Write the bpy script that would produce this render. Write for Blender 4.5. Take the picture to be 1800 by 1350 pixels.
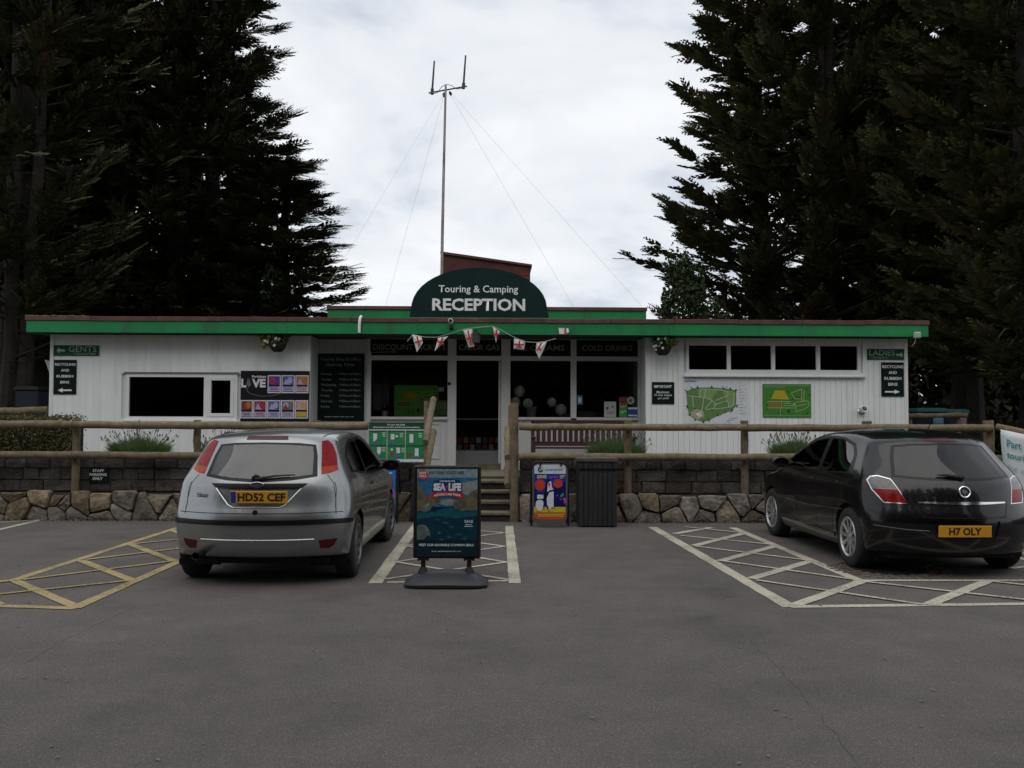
import bpy, bmesh, math, random
import numpy as np
from mathutils import Vector, Matrix, Euler
from mathutils.bvhtree import BVHTree
from mathutils.kdtree import KDTree

scene = bpy.context.scene
for o in list(bpy.data.objects):
    bpy.data.objects.remove(o, do_unlink=True)
C = scene.collection
R = math.radians

# ------------------------------------------------------------ camera
F_PX = 1624.0
cam_data = bpy.data.cameras.new('camera')
cam_data.sensor_width = 36.0
cam_data.lens = 36.0 * F_PX / 1800.0
cam_data.clip_start = 0.1
cam_data.clip_end = 2000
camera = bpy.data.objects.new('camera', cam_data)
camera.location = (0, 0, 1.55)
camera.rotation_euler = (R(90 + 2.16), R(-0.20), 0)
C.objects.link(camera)
scene.camera = camera
CAM_R = Euler(camera.rotation_euler).to_matrix()
CAM_P = Vector(camera.location)

# ------------------------------------------------------------ sky
world = bpy.data.worlds.new('World')
scene.world = world
world.use_nodes = True
nt = world.node_tree
nt.nodes.clear()
SUN_EL, SUN_AZ = 62, 196          # azimuth measured from +Y (ahead) towards +X
out = nt.nodes.new('ShaderNodeOutputWorld')
sky = nt.nodes.new('ShaderNodeTexSky')
sky.sky_type = 'NISHITA'
sky.sun_disc = False
sky.sun_elevation = R(SUN_EL)
sky.sun_rotation = R(SUN_AZ)
bg_sky = nt.nodes.new('ShaderNodeBackground')
bg_sky.inputs['Strength'].default_value = 0.10
nt.links.new(sky.outputs[0], bg_sky.inputs[0])
tc = nt.nodes.new('ShaderNodeTexCoord')
sep = nt.nodes.new('ShaderNodeSeparateXYZ')
nt.links.new(tc.outputs['Generated'], sep.inputs[0])
addz = nt.nodes.new('ShaderNodeMath'); addz.operation = 'MAXIMUM'; addz.inputs[1].default_value = 0.0
nt.links.new(sep.outputs['Z'], addz.inputs[0])
addz2 = nt.nodes.new('ShaderNodeMath'); addz2.operation = 'ADD'; addz2.inputs[1].default_value = 0.32
nt.links.new(addz.outputs[0], addz2.inputs[0])
dvx = nt.nodes.new('ShaderNodeMath'); dvx.operation = 'DIVIDE'
dvy = nt.nodes.new('ShaderNodeMath'); dvy.operation = 'DIVIDE'
nt.links.new(sep.outputs['X'], dvx.inputs[0]); nt.links.new(addz2.outputs[0], dvx.inputs[1])
nt.links.new(sep.outputs['Y'], dvy.inputs[0]); nt.links.new(addz2.outputs[0], dvy.inputs[1])
cmb = nt.nodes.new('ShaderNodeCombineXYZ')
nt.links.new(dvx.outputs[0], cmb.inputs[0]); nt.links.new(dvy.outputs[0], cmb.inputs[1])
n1 = nt.nodes.new('ShaderNodeTexNoise')
n1.inputs['Scale'].default_value = 1.9
n1.inputs['Detail'].default_value = 6.0
n1.inputs['Roughness'].default_value = 0.54
n1.inputs['Distortion'].default_value = 0.25
nt.links.new(cmb.outputs[0], n1.inputs['Vector'])
rp = nt.nodes.new('ShaderNodeValToRGB')
rp.color_ramp.elements[0].position = 0.36
rp.color_ramp.elements[0].color = (0.50, 0.55, 0.63, 1)
rp.color_ramp.elements[1].position = 0.60
rp.color_ramp.elements[1].color = (0.86, 0.872, 0.89, 1)
e = rp.color_ramp.elements.new(0.47)
e.color = (0.735, 0.765, 0.805, 1)
nt.links.new(n1.outputs['Fac'], rp.inputs[0])
bg_cl = nt.nodes.new('ShaderNodeBackground')
bg_cl.inputs['Strength'].default_value = 1.0
nt.links.new(rp.outputs[0], bg_cl.inputs[0])
mx = nt.nodes.new('ShaderNodeMixShader')
mx.inputs[0].default_value = 0.93
nt.links.new(bg_sky.outputs[0], mx.inputs[1])
nt.links.new(bg_cl.outputs[0], mx.inputs[2])
nt.links.new(mx.outputs[0], out.inputs[0])

# ------------------------------------------------------------ sun behind thin cloud
sun_d = bpy.data.lights.new('sun', 'SUN')
sun_d.energy = 1.0
sun_d.angle = R(75)
sun_d.color = (1.0, 0.96, 0.90)
sun = bpy.data.objects.new('sun', sun_d)
C.objects.link(sun)
sd = Vector((math.sin(R(SUN_AZ)) * math.cos(R(SUN_EL)), math.cos(R(SUN_AZ)) * math.cos(R(SUN_EL)), math.sin(R(SUN_EL))))
sun.rotation_euler = sd.to_track_quat('Z', 'Y').to_euler()

scene.view_settings.view_transform = 'Standard'
scene.view_settings.look = 'None'
scene.view_settings.exposure = 0.22
scene.view_settings.gamma = 1.0
scene.view_settings.use_curve_mapping = False
scene.cycles.max_bounces = 6
scene.cycles.transparent_max_bounces = 12

# ------------------------------------------------------------ helpers: picture measures to places
def ray(px, py):
    return CAM_R @ Vector(((px - 900) / F_PX, (675 - py) / F_PX, -1.0))
def at(px, py, Y):
    d = ray(px, py)
    return CAM_P + d * (Y / d.y)
def gp(px, py, z=0.0):
    d = ray(px, py)
    return CAM_P + d * ((z - CAM_P.z) / d.z)

# ------------------------------------------------------------ helpers: materials
MATS = {}
def M(name, col, rough=0.6, metal=0.0, var=None, bump=None, spec=0.5, coat=0.0, rnd=0.0, stretch=None, var2=None):
    """var=(scale, amount): lighter/darker mottling; var2=(scale, colour, threshold): stains; rnd: per-object tint."""
    if name in MATS: return MATS[name]
    m = bpy.data.materials.new(name); m.use_nodes = True
    t = m.node_tree; b = t.nodes['Principled BSDF']
    b.inputs['Roughness'].default_value = rough
    b.inputs['Metallic'].default_value = metal
    b.inputs['Specular IOR Level'].default_value = spec
    b.inputs['Coat Weight'].default_value = coat
    b.inputs['Coat Roughness'].default_value = 0.03
    cur = None
    geo = t.nodes.new('ShaderNodeNewGeometry'); co = t.nodes.new('ShaderNodeMapping')
    t.links.new(geo.outputs['Position'], co.inputs['Vector'])
    if stretch: co.inputs['Scale'].default_value = stretch
    def noise(scale, detail=6, rough_=0.6):
        n = t.nodes.new('ShaderNodeTexNoise'); n.inputs['Scale'].default_value = scale
        n.inputs['Detail'].default_value = detail; n.inputs['Roughness'].default_value = rough_
        t.links.new(co.outputs[0], n.inputs['Vector']); return n
    def mixc(fac, a, c, mode='MIX'):
        x = t.nodes.new('ShaderNodeMix'); x.data_type = 'RGBA'; x.blend_type = mode
        if isinstance(fac, float): x.inputs[0].default_value = fac
        else: t.links.new(fac, x.inputs[0])
        for i, v in ((6, a), (7, c)):
            if isinstance(v, tuple): x.inputs[i].default_value = (*v[:3], 1)
            else: t.links.new(v, x.inputs[i])
        return x.outputs[2]
    base = tuple(col)
    if var:
        n = noise(var[0])
        mr = t.nodes.new('ShaderNodeMapRange'); mr.inputs[1].default_value = 0.3; mr.inputs[2].default_value = 0.7
        t.links.new(n.outputs['Fac'], mr.inputs[0])
        lo = tuple(max(0, c * (1 - var[1])) for c in col); hi = tuple(min(1, c * (1 + var[1])) for c in col)
        cur = mixc(mr.outputs[0], lo, hi)
    if var2:
        n = noise(var2[0], 8, 0.65)
        mr = t.nodes.new('ShaderNodeMapRange'); mr.inputs[1].default_value = var2[2]; mr.inputs[2].default_value = var2[2] + 0.14
        t.links.new(n.outputs['Fac'], mr.inputs[0])
        cur = mixc(mr.outputs[0], cur if cur else base, tuple(var2[1]))
    if rnd:
        oi = t.nodes.new('ShaderNodeObjectInfo')
        mr = t.nodes.new('ShaderNodeMapRange'); mr.inputs[3].default_value = 1 - rnd; mr.inputs[4].default_value = 1 + rnd
        t.links.new(oi.outputs['Random'], mr.inputs[0])
        h = t.nodes.new('ShaderNodeHueSaturation')
        t.links.new(mr.outputs[0], h.inputs['Value'])
        if rnd > .27:
            fr = t.nodes.new('ShaderNodeMath'); fr.operation = 'MULTIPLY'; fr.inputs[1].default_value = 7.31; t.links.new(oi.outputs['Random'], fr.inputs[0])
            f2 = t.nodes.new('ShaderNodeMath'); f2.operation = 'FRACT'; t.links.new(fr.outputs[0], f2.inputs[0])
            m2 = t.nodes.new('ShaderNodeMapRange'); m2.inputs[3].default_value = .45; m2.inputs[4].default_value = 1.25; t.links.new(f2.outputs[0], m2.inputs[0]); t.links.new(m2.outputs[0], h.inputs['Saturation'])
        if cur: t.links.new(cur, h.inputs['Color'])
        else: h.inputs['Color'].default_value = (*base, 1)
        cur = h.outputs[0]
    if cur: t.links.new(cur, b.inputs['Base Color'])
    else: b.inputs['Base Color'].default_value = (*base, 1)
    if bump:
        n = noise(bump[0], 5)
        bp = t.nodes.new('ShaderNodeBump'); bp.inputs['Strength'].default_value = bump[1]
        bp.inputs['Distance'].default_value = bump[2] if len(bump) > 2 else 0.02
        t.links.new(n.outputs['Fac'], bp.inputs['Height']); t.links.new(bp.outputs[0], b.inputs['Normal'])
    MATS[name] = m
    return m

def glass_mat(name, tint, refl_rough=0.0, ior=1.5):
    if name in MATS: return MATS[name]
    m = bpy.data.materials.new(name); m.use_nodes = True
    t = m.node_tree; t.nodes.clear()
    o = t.nodes.new('ShaderNodeOutputMaterial')
    tr = t.nodes.new('ShaderNodeBsdfTransparent'); tr.inputs[0].default_value = (*tint, 1)
    gl = t.nodes.new('ShaderNodeBsdfGlossy'); gl.inputs['Roughness'].default_value = refl_rough
    fr = t.nodes.new('ShaderNodeFresnel'); fr.inputs[0].default_value = ior
    x = t.nodes.new('ShaderNodeMixShader')
    t.links.new(fr.outputs[0], x.inputs[0]); t.links.new(tr.outputs[0], x.inputs[1]); t.links.new(gl.outputs[0], x.inputs[2])
    t.links.new(x.outputs[0], o.inputs[0])
    MATS[name] = m
    return m

# ------------------------------------------------------------ helpers: objects
def tag(o, label=None, cat=None, group=None, kind=None):
    if label: o['label'] = label
    if cat: o['category'] = cat
    if group: o['group'] = group
    if kind: o['kind'] = kind
    return o
def link(name, me, parent=None):
    o = bpy.data.objects.new(name, me); C.objects.link(o)
    if parent: o.parent = parent
    return o
def empty(name, loc=(0, 0, 0), rz=0, parent=None):
    o = bpy.data.objects.new(name, None); C.objects.link(o)
    o.location = loc; o.rotation_euler = (0, 0, rz); o.empty_display_size = 0.1
    if parent: o.parent = parent
    return o

class MB:
    def __init__(s): s.v = []; s.f = []
    def add(s, vs, fs):
        n = len(s.v); s.v += [tuple(p) for p in vs]; s.f += [tuple(i + n for i in f) for f in fs]; return s
    def box(s, x0, x1, y0, y1, z0, z1):
        return s.add([(x0,y0,z0),(x1,y0,z0),(x1,y1,z0),(x0,y1,z0),(x0,y0,z1),(x1,y0,z1),(x1,y1,z1),(x0,y1,z1)],
                     [(0,3,2,1),(4,5,6,7),(0,1,5,4),(1,2,6,5),(2,3,7,6),(3,0,4,7)])
    def prism(s, poly, y0, y1):           # polygon in x,z, pushed along y
        n = len(poly)
        vs = [(x, y0, z) for x, z in poly] + [(x, y1, z) for x, z in poly]
        fs = [tuple(range(n)), tuple(range(2*n-1, n-1, -1))] + [(i, i+n, (i+1) % n + n, (i+1) % n) for i in range(n)]
        return s.add(vs, fs)
    def slab(s, poly, z0, z1):            # polygon in x,y, pushed along z
        n = len(poly)
        vs = [(x, y, z0) for x, y in poly] + [(x, y, z1) for x, y in poly]
        fs = [tuple(range(n-1, -1, -1)), tuple(range(n, 2*n))] + [(i, (i+1) % n, (i+1) % n + n, i+n) for i in range(n)]
        return s.add(vs, fs)
    def tube(s, pts, r, n=8, cap=True):
        pts = [Vector(p) for p in pts]; rs = r if isinstance(r, (list, tuple)) else [r] * len(pts)
        base = len(s.v); up = None
        for i, p in enumerate(pts):
            d = (pts[min(i+1, len(pts)-1)] - pts[max(i-1, 0)]).normalized()
            if up is None:
                up = Vector((0, 0, 1)) if abs(d.z) < 0.9 else Vector((1, 0, 0))
            a = d.cross(up).normalized(); b = a.cross(d).normalized(); up = b
            for k in range(n):
                t = 2 * math.pi * k / n
                s.v.append(tuple(p + (a * math.cos(t) + b * math.sin(t)) * rs[i]))
        for i in range(len(pts) - 1):
            for k in range(n):
                s.f.append((base+i*n+k, base+i*n+(k+1) % n, base+(i+1)*n+(k+1) % n, base+(i+1)*n+k))
        if cap:
            s.f.append(tuple(base + k for k in range(n-1, -1, -1)))
            s.f.append(tuple(base + (len(pts)-1)*n + k for k in range(n)))
        return s
    def lathe(s, prof, n=24, c=(0, 0, 0), axis='z', closed=False):
        base = len(s.v); m = len(prof)
        for r, h in prof:
            for k in range(n):
                t = 2 * math.pi * k / n; a, b = r * math.cos(t), r * math.sin(t)
                p = (a, b, h) if axis == 'z' else ((h, a, b) if axis == 'x' else (b, h, a))
                s.v.append((p[0]+c[0], p[1]+c[1], p[2]+c[2]))
        for i in range(m if closed else m - 1):
            j = (i + 1) % m
            for k in range(n):
                s.f.append((base+i*n+k, base+i*n+(k+1) % n, base+j*n+(k+1) % n, base+j*n+k))
        return s
    def ball(s, c, r, n=12, m=8, sq=(1, 1, 1)):
        prof = [(max(1e-4, r*math.sin(math.pi*i/m)), -r*math.cos(math.pi*i/m)) for i in range(m+1)]
        b = len(s.v); s.lathe(prof, n)
        for i in range(b, len(s.v)):
            p = s.v[i]; s.v[i] = (p[0]*sq[0]+c[0], p[1]*sq[1]+c[1], p[2]*sq[2]+c[2])
        return s
    def mesh(s, name, mat, smooth=False, bevel=0.0, seg=1):
        me = bpy.data.meshes.new(name); me.from_pydata(s.v, [], s.f)
        if bevel or smooth:
            bm = bmesh.new(); bm.from_mesh(me)
            bmesh.ops.recalc_face_normals(bm, faces=bm.faces)
            if bevel:
                bmesh.ops.bevel(bm, geom=list(bm.edges), offset=bevel, segments=seg, affect='EDGES', clamp_overlap=True)
            bm.to_mesh(me); bm.free()
        if mat: me.materials.append(mat)
        if smooth:
            me.polygons.foreach_set('use_smooth', [True] * len(me.polygons))
            try: me.set_sharp_from_angle(angle=R(40))
            except Exception: pass
        return me
    def build(s, name, mat, parent=None, smooth=False, bevel=0.0, seg=1):
        return link(name, s.mesh(name, mat, smooth, bevel, seg), parent)

def textmesh(body, mat, bold=0.0, shear=0.0, name='lettering'):
    cu = bpy.data.curves.new('t', 'FONT'); cu.body = body; cu.size = 1.0; cu.resolution_u = 2
    cu.offset = bold; cu.shear = shear
    ob = bpy.data.objects.new('t', cu)
    C.objects.link(ob)
    me = bpy.data.meshes.new_from_object(ob)
    bpy.data.objects.remove(ob, do_unlink=True); bpy.data.curves.remove(cu)
    me.name = name
    me.materials.clear(); me.materials.append(mat)
    return me
def place_text(body, x0, x1, z0, z1, y, mat, parent, bold=0.0, name='lettering', shear=0.0, bend=0.0):
    """lettering in the x,z plane facing -y, fitted into a box"""
    me = textmesh(body, mat, bold, shear, name)
    n = len(me.vertices); a = np.empty(n*3); me.vertices.foreach_get('co', a); a = a.reshape(-1, 3)
    mn, mxx = a.min(0), a.max(0); sx = (x1-x0)/max(1e-6, mxx[0]-mn[0]); sz = (z1-z0)/max(1e-6, mxx[1]-mn[1])
    b = np.empty_like(a); b[:, 0] = x0 + (a[:, 0]-mn[0])*sx; b[:, 1] = y; b[:, 2] = z0 + (a[:, 1]-mn[1])*sz
    if bend: 
        u = (b[:, 0]-(x0+x1)/2)/((x1-x0)/2); b[:, 2] -= bend*u*u
    me.vertices.foreach_set('co', b.ravel()); me.update()
    return link(name, me, parent)

# building frame: local y = 0 is its front wall, local z = 0 the terrace
TZ = 0.58
B_ROT = R(1.1)
B_LOC = Vector((0, 16.9, TZ))
B_M = Matrix.Translation(B_LOC) @ Matrix.Rotation(B_ROT, 4, 'Z')
B_I = B_M.inverted()
def bl(px, py, dy=0.0):
    o = B_I @ CAM_P; d = B_I.to_3x3() @ ray(px, py)
    p = o + d * ((dy - o.y) / d.y)
    return p.x, p.z
def bw(x, y, z): return B_M @ Vector((x, y, z))

class Sign:
    """a flat board measured in picture coordinates; plane = building depth ('b', dy) or a distance ('w', Y)"""
    def __init__(s, name, label, cat, box, plane, mat, t=0.012, group=None, poly=None, bevel=0.0):
        s.box = box; x0, y0, x1, y1 = box; cx, cy = (x0+x1)/2, (y0+y1)/2
        if plane[0] == 'b':
            a = bl(x0, cy, plane[1])[0]; b = bl(x1, cy, plane[1])[0]; u = bl(cx, y0, plane[1])[1]; l = bl(cx, y1, plane[1])[1]
            c = bw((a+b)/2, plane[1], (u+l)/2); rz = B_ROT
        else:
            a = at(x0, cy, plane[1]).x; b = at(x1, cy, plane[1]).x; u = at(cx, y0, plane[1]).z; l = at(cx, y1, plane[1]).z
            c = Vector(((a+b)/2, plane[1], (u+l)/2)); rz = 0
        s.w, s.h, s.t = b-a, u-l, t
        if poly: pl = [(s.X(p[0]), s.Z(p[1])) for p in poly]
        else: pl = [(-s.w/2, -s.h/2), (s.w/2, -s.h/2), (s.w/2, s.h/2), (-s.w/2, s.h/2)]
        s.o = MB().prism(pl, -t, 0).build(name, mat, bevel=bevel)
        s.o.location = c; s.o.rotation_euler = (0, 0, rz); s.y = -t
        tag(s.o, label, cat, group)
    def X(s, px): return ((px - s.box[0])/(s.box[2]-s.box[0]) - 0.5) * s.w
    def Z(s, py): return (0.5 - (py - s.box[1])/(s.box[3]-s.box[1])) * s.h
    def text(s, body, x0, y0, x1, y1, mat, bold=0.0, layer=4, shear=0.0, bend=0.0, name='lettering'):
        return place_text(body, s.X(x0), s.X(x1), s.Z(y1), s.Z(y0), s.y-0.0007*layer, mat, s.o, bold, name, shear, bend)
    def polys(s, pls, mat, layer=1, name='printed_area'):
        if 1 < len(pls) <= 4 and name not in ('printed_line', 'small_print', 'caption'):
            for i, pl in enumerate(pls): o = s.polys([pl], mat, layer + .06*i, name)
            return o
        mb = MB()
        for i, pl in enumerate(pls):
            y = s.y - 0.0007*layer - 0.00004*i
            mb.add([(s.X(p[0]), y, s.Z(p[1])) for p in pl], [tuple(range(len(pl)))])
        return mb.build(name, mat, s.o)
    def rects(s, rs, mat, layer=1, name='printed_area'):
        return s.polys([[(a, d), (c, d), (c, b), (a, b)] for a, b, c, d in rs], mat, layer, name)
    def lines(s, pls, wpx, mat, layer=2, name='printed_line'):
        qs = []
        for pl in pls:
            for (ax, ay), (bx, by) in zip(pl, pl[1:]):
                L = math.hypot(bx-ax, by-ay) or 1; nx, ny = -(by-ay)/L*wpx/2, (bx-ax)/L*wpx/2
                qs.append([(ax+nx, ay+ny), (bx+nx, by+ny), (bx-nx, by-ny), (ax-nx, ay-ny)])
        return s.polys(qs, mat, layer, name)
def ell(cx, cy, rx, ry, n=20, a0=0, a1=360):
    full = abs(a1-a0) >= 360
    return [(cx+rx*math.cos(R(a0+(a1-a0)*k/(n if full else n-1))), cy+ry*math.sin(R(a0+(a1-a0)*k/(n if full else n-1)))) for k in range(n)]
# ============================================================ shared materials
m_white = M('white_paint', (0.80, 0.81, 0.80), 0.55, var=(1.2, 0.05), var2=(1.6, (0.68, 0.69, 0.66), 0.57), rnd=0.035, stretch=(5, 5, .55))
m_upvc = M('white_plastic', (0.74, 0.75, 0.74), 0.35, var=(3, 0.04))
m_recess_clad = M('recess_shaded_paint', (0.52, 0.54, 0.53), 0.6, var=(2, 0.06))  # white cladding greyed to carry the shade of the recess
m_green = M('green_fascia_paint', (0.006, 0.20, 0.058), 0.5, var=(0.8, 0.18), var2=(2.2, (0.016, 0.13, 0.055), 0.55), rnd=.06, stretch=(1.6, 1.6, .5))
m_coping = M('brown_coping', (0.10, 0.040, 0.036), 0.75, var=(5, 0.35), bump=(60, 0.4), rnd=0.12, var2=(6, (0.05, 0.03, 0.025), 0.58))
m_moss = M('moss', (0.11, 0.10, 0.02), 0.95, var=(14, 0.5), bump=(40, 1.0))
m_darkgreen = M('dark_green_sign', (0.008, 0.026, 0.024), .5, spec=.12, var=(1.5, 0.2))
m_black_sign = M('black_green_sign', (0.006, 0.013, 0.012), .5, spec=.12)
m_signgreen = M('mid_green_sign', (0.012, 0.085, 0.035), .5, spec=.12)
m_sage = M('sage_lettering', (0.36, 0.42, 0.38), 0.5)
m_letter = M('white_lettering', (0.75, 0.77, 0.76), 0.5)
m_lettergrey = M('grey_lettering', (0.24, 0.245, 0.245), 0.5)
m_dim = M('dim_lettering', (0.30, 0.33, 0.32), 0.5)
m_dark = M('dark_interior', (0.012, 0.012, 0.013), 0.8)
m_black = M('black_plastic', (0.010, 0.010, 0.011), 0.45, var=(6, 0.3), spec=.25)
m_steel = M('galvanised_steel', (0.32, 0.31, 0.30), 0.45, 0.8, var=(3, 0.25))
m_rust = M('weathered_steel_pole', (0.30, 0.26, 0.24), 0.6, 0.2, var=(2, 0.4))
m_wood = M('weathered_fence_timber', (0.165, 0.125, 0.078), 0.85, var=(9, 0.35), bump=(70, 0.5), rnd=0.10, var2=(3.2, (0.10, 0.085, 0.03), 0.56))
m_soil = M('bed_soil', (0.03, 0.022, 0.015), 0.95, var=(7, 0.4), bump=(25, 0.8))
m_glass = glass_mat('window_glass', (0.86, 0.88, 0.87))

# ============================================================ ground
def asphalt():
    m = bpy.data.materials.new('asphalt'); m.use_nodes = True
    t = m.node_tree; b = t.nodes['Principled BSDF']
    co = t.nodes.new('ShaderNodeTexCoord')
    def nz(scale, det=4, ro=0.6):
        n = t.nodes.new('ShaderNodeTexNoise'); n.inputs['Scale'].default_value = scale
        n.inputs['Detail'].default_value = det; n.inputs['Roughness'].default_value = ro
        t.links.new(co.outputs['Object'], n.inputs['Vector']); return n
    big = nz(0.35, 5); mid = nz(2.2, 6); fine = nz(120, 3, 0.7); spot = nz(0.9, 3, .5)
    vo = t.nodes.new('ShaderNodeTexVoronoi'); vo.inputs['Scale'].default_value = 130
    t.links.new(co.outputs['Object'], vo.inputs['Vector'])
    def ramp(src, stops):
        r = t.nodes.new('ShaderNodeValToRGB'); els = r.color_ramp.elements
        els[0].position, els[0].color = stops[0][0], (*stops[0][1], 1)
        els[1].position, els[1].color = stops[-1][0], (*stops[-1][1], 1)
        for p, c in stops[1:-1]: e = els.new(p); e.color = (*c, 1)
        t.links.new(src, r.inputs[0]); return r.outputs[0]
    def mul(a, c, fac=1.0):
        x = t.nodes.new('ShaderNodeMix'); x.data_type = 'RGBA'; x.blend_type = 'MULTIPLY'; x.inputs[0].default_value = fac
        t.links.new(a, x.inputs[6]); t.links.new(c, x.inputs[7]); return x.outputs[2]
    base = ramp(big.outputs['Fac'], [(0.32, (0.097, 0.089, 0.085)), (0.66, (0.124, 0.113, 0.107))])
    c = mul(base, ramp(mid.outputs['Fac'], [(0.3, (0.86, 0.86, 0.88)), (0.7, (1.1, 1.08, 1.06))]))
    c = mul(c, ramp(fine.outputs['Fac'], [(0.30, (0.45, 0.45, 0.45)), (0.52, (1.0, 1.0, 1.0)), (0.72, (1.6, 1.56, 1.5))]))
    sx = t.nodes.new('ShaderNodeSeparateColor'); t.links.new(vo.outputs['Color'], sx.inputs[0])
    c = mul(c, ramp(sx.outputs[0], [(0.0, (0.80, 0.80, 0.80)), (0.9, (1.04, 1.04, 1.04)), (1.0, (1.6, 1.52, 1.45))]))
    c = mul(c, ramp(spot.outputs['Fac'], [(0.28, (0.76, 0.76, 0.77)), (0.36, (0.93, 0.93, 0.93)), (0.5, (1.0, 1.0, 1.0)), (0.72, (1.10, 1.09, 1.08))]))
    t.links.new(c, b.inputs['Base Color'])
    b.inputs['Roughness'].default_value = 0.9
    b.inputs['Specular IOR Level'].default_value = 0.25
    bp = t.nodes.new('ShaderNodeBump'); bp.inputs['Strength'].default_value = 0.5; bp.inputs['Distance'].default_value = 0.006
    t.links.new(fine.outputs['Fac'], bp.inputs['Height']); t.links.new(bp.outputs[0], b.inputs['Normal'])
    return m
g = MB().add([(-300,-300,0),(300,-300,0),(300,300,0),(-300,300,0)], [(0,1,2,3)]).build('ground', asphalt())
tag(g, 'grey brown asphalt of the car park', kind='structure')

def paint(name, col):
    m = bpy.data.materials.new(name); m.use_nodes = True
    t = m.node_tree; b = t.nodes['Principled BSDF']; co = t.nodes.new('ShaderNodeTexCoord')
    b.inputs['Roughness'].default_value = 0.8
    n = t.nodes.new('ShaderNodeTexNoise'); n.inputs['Scale'].default_value = 38; n.inputs['Detail'].default_value = 8; n.inputs['Roughness'].default_value = 0.75
    n2 = t.nodes.new('ShaderNodeTexNoise'); n2.inputs['Scale'].default_value = 1.7; n2.inputs['Detail'].default_value = 4
    for k in (n, n2): t.links.new(co.outputs['Object'], k.inputs['Vector'])
    ad = t.nodes.new('ShaderNodeMath'); ad.operation = 'MULTIPLY_ADD'; ad.inputs[1].default_value = 0.45
    t.links.new(n2.outputs['Fac'], ad.inputs[0]); t.links.new(n.outputs['Fac'], ad.inputs[2])
    r = t.nodes.new('ShaderNodeValToRGB')
    r.color_ramp.elements[0].position = 0.66; r.color_ramp.elements[0].color = (*col, 1)
    r.color_ramp.elements[1].position = 0.88; r.color_ramp.elements[1].color = (col[0]*0.30, col[1]*0.30, col[2]*0.32, 1)
    t.links.new(ad.outputs[0], r.inputs[0]); t.links.new(r.outputs[0], b.inputs['Base Color'])
    return m
m_cream = paint('cream_line_paint', (0.50, 0.46, 0.36))
m_yellow = paint('faded_yellow_line_paint', (0.40, 0.31, 0.145))
rl = random.Random(3)
def marking(name, strips, mat, label):
    mb = MB(); z = 0.004
    for (p, q, w) in strips:
        a, b = gp(*p), gp(*q); d = (b-a); d.z = 0; L = d.length; d.normalize(); nrm = Vector((-d.y, d.x, 0))
        n = max(2, int(L/0.18)); z += 0.0004; base = len(mb.v)
        for i in range(n+1):
            c = a + d*(L*i/n)
            for s_ in (-1, 1):
                k = w/2*s_*(1+rl.uniform(-0.06, 0.06)); mb.v.append((c.x+nrm.x*k, c.y+nrm.y*k, z))
        for i in range(n): mb.f.append((base+2*i, base+2*i+2, base+2*i+3, base+2*i+1))
    o = mb.build(name, mat); tag(o, label, kind='structure'); return o
T_, N_ = 0.115, 0.062
marking('parking_marking', [((680,1024),(913,1021),0.06), ((659,1026),(733,922),0.13), ((895,925),(905,1026),0.115)] +
        [((x0,y0),(x1,y1),N_) for x0,y0,x1,y1 in [(886,937,738,924),(886,937,716,959),(887,961,724,938),(887,961,697,988),
         (890,989,714,960),(890,989,676,1019),(894,1020,697,989)]], m_cream, 'cream hatched marking box painted under the seal poster board')
marking('parking_marking', [((1147,927),(1390,1068),0.13), ((1388,1067),(1980,1060),0.10), ((1288,928),(1512,1022),0.115), ((1508,1021),(1980,1021),0.085)] +
        [((a,b),(c,d),T_) for a,b,c,d in [(1320,1018,1425,987),(1265,987,1365,960),(1220,960,1312,937),(1185,939,1250,928),(1397,1065,1517,1022),(1632,1064,1737,1022),(1860,1062,1950,1022)]] +
        [((a,b),(c,d),N_) for a,b,c,d in [(1196,942,1367,959),(1222,961,1430,987),(1270,987,1510,1021),(1330,1021,1622,1064),(1515,1023,1860,1062),(1740,1023,1980,1048),(1204,927,1308,938)]],
        m_cream, 'cream hatched bay marking bending round the black car')
marking('parking_marking', [((-260,1030),(25,1021),0.09), ((22,1021),(312,928),0.10), ((312,929),(420,905),0.10), ((-260,1058),(134,1070),0.10), ((130,1070),(345,974),0.105), ((345,974),(480,925),0.10)] +
        [((a,b),(c,d),0.10) for a,b,c,d in [(27,1022,132,1067),(142,986,232,1021),(228,957,306,987),(300,932,370,958),(-110,1027,0,1064)]] +
        [((a,b),(c,d),N_) for a,b,c,d in [(-160,1062,232,1021),(40,1020,306,987),(150,985,372,958),(235,957,400,940),(-240,1050,30,1021)]],
        m_yellow, 'faded yellow hatched marking left of the silver car')
marking('parking_marking', [((-60,945),(72,914),0.09), ((-40,921),(74,914),0.07)], m_cream, 'cream corner marking below the clipped hedge')
marking('parking_marking', [((1774,954),(1900,962),0.07), ((1774,970),(1900,983),0.07), ((1774,978),(1900,1004),0.10), ((1774,1000),(1900,986),0.07)], m_cream, 'cream hatched marking right of the black car')
m_crack = M('asphalt_crack', (0.038, 0.034, 0.031), 0.95)
def crack(pts, w, label):
    mb = MB(); P = []
    for (p, q) in zip(pts, pts[1:]):
        a, b = gp(*p), gp(*q); n = max(2, int((b-a).length/0.07))
        for i in range(n): P.append(a.lerp(b, i/n) + Vector((rl.uniform(-.018, .018), rl.uniform(-.018, .018), 0)))
    for i, c in enumerate(P):
        k = w/2*rl.uniform(0.1, 1); mb.v += [(c.x-k, c.y, 0.0025), (c.x+k, c.y, 0.0025)]
    mb.f = [(2*i, 2*i+1, 2*i+3, 2*i+2) for i in range(len(P)-1)]
    tag(mb.build('asphalt_crack', m_crack), label, kind='structure')
crack([(1285,1100),(1345,1150),(1410,1220),(1500,1330),(1530,1380)], 0.0035, 'thin crack running to the lower right of the asphalt')
crack([(240,1065),(170,1098),(105,1130),(20,1185)], 0.004, 'thin crack in the asphalt below the yellow marking')
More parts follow.
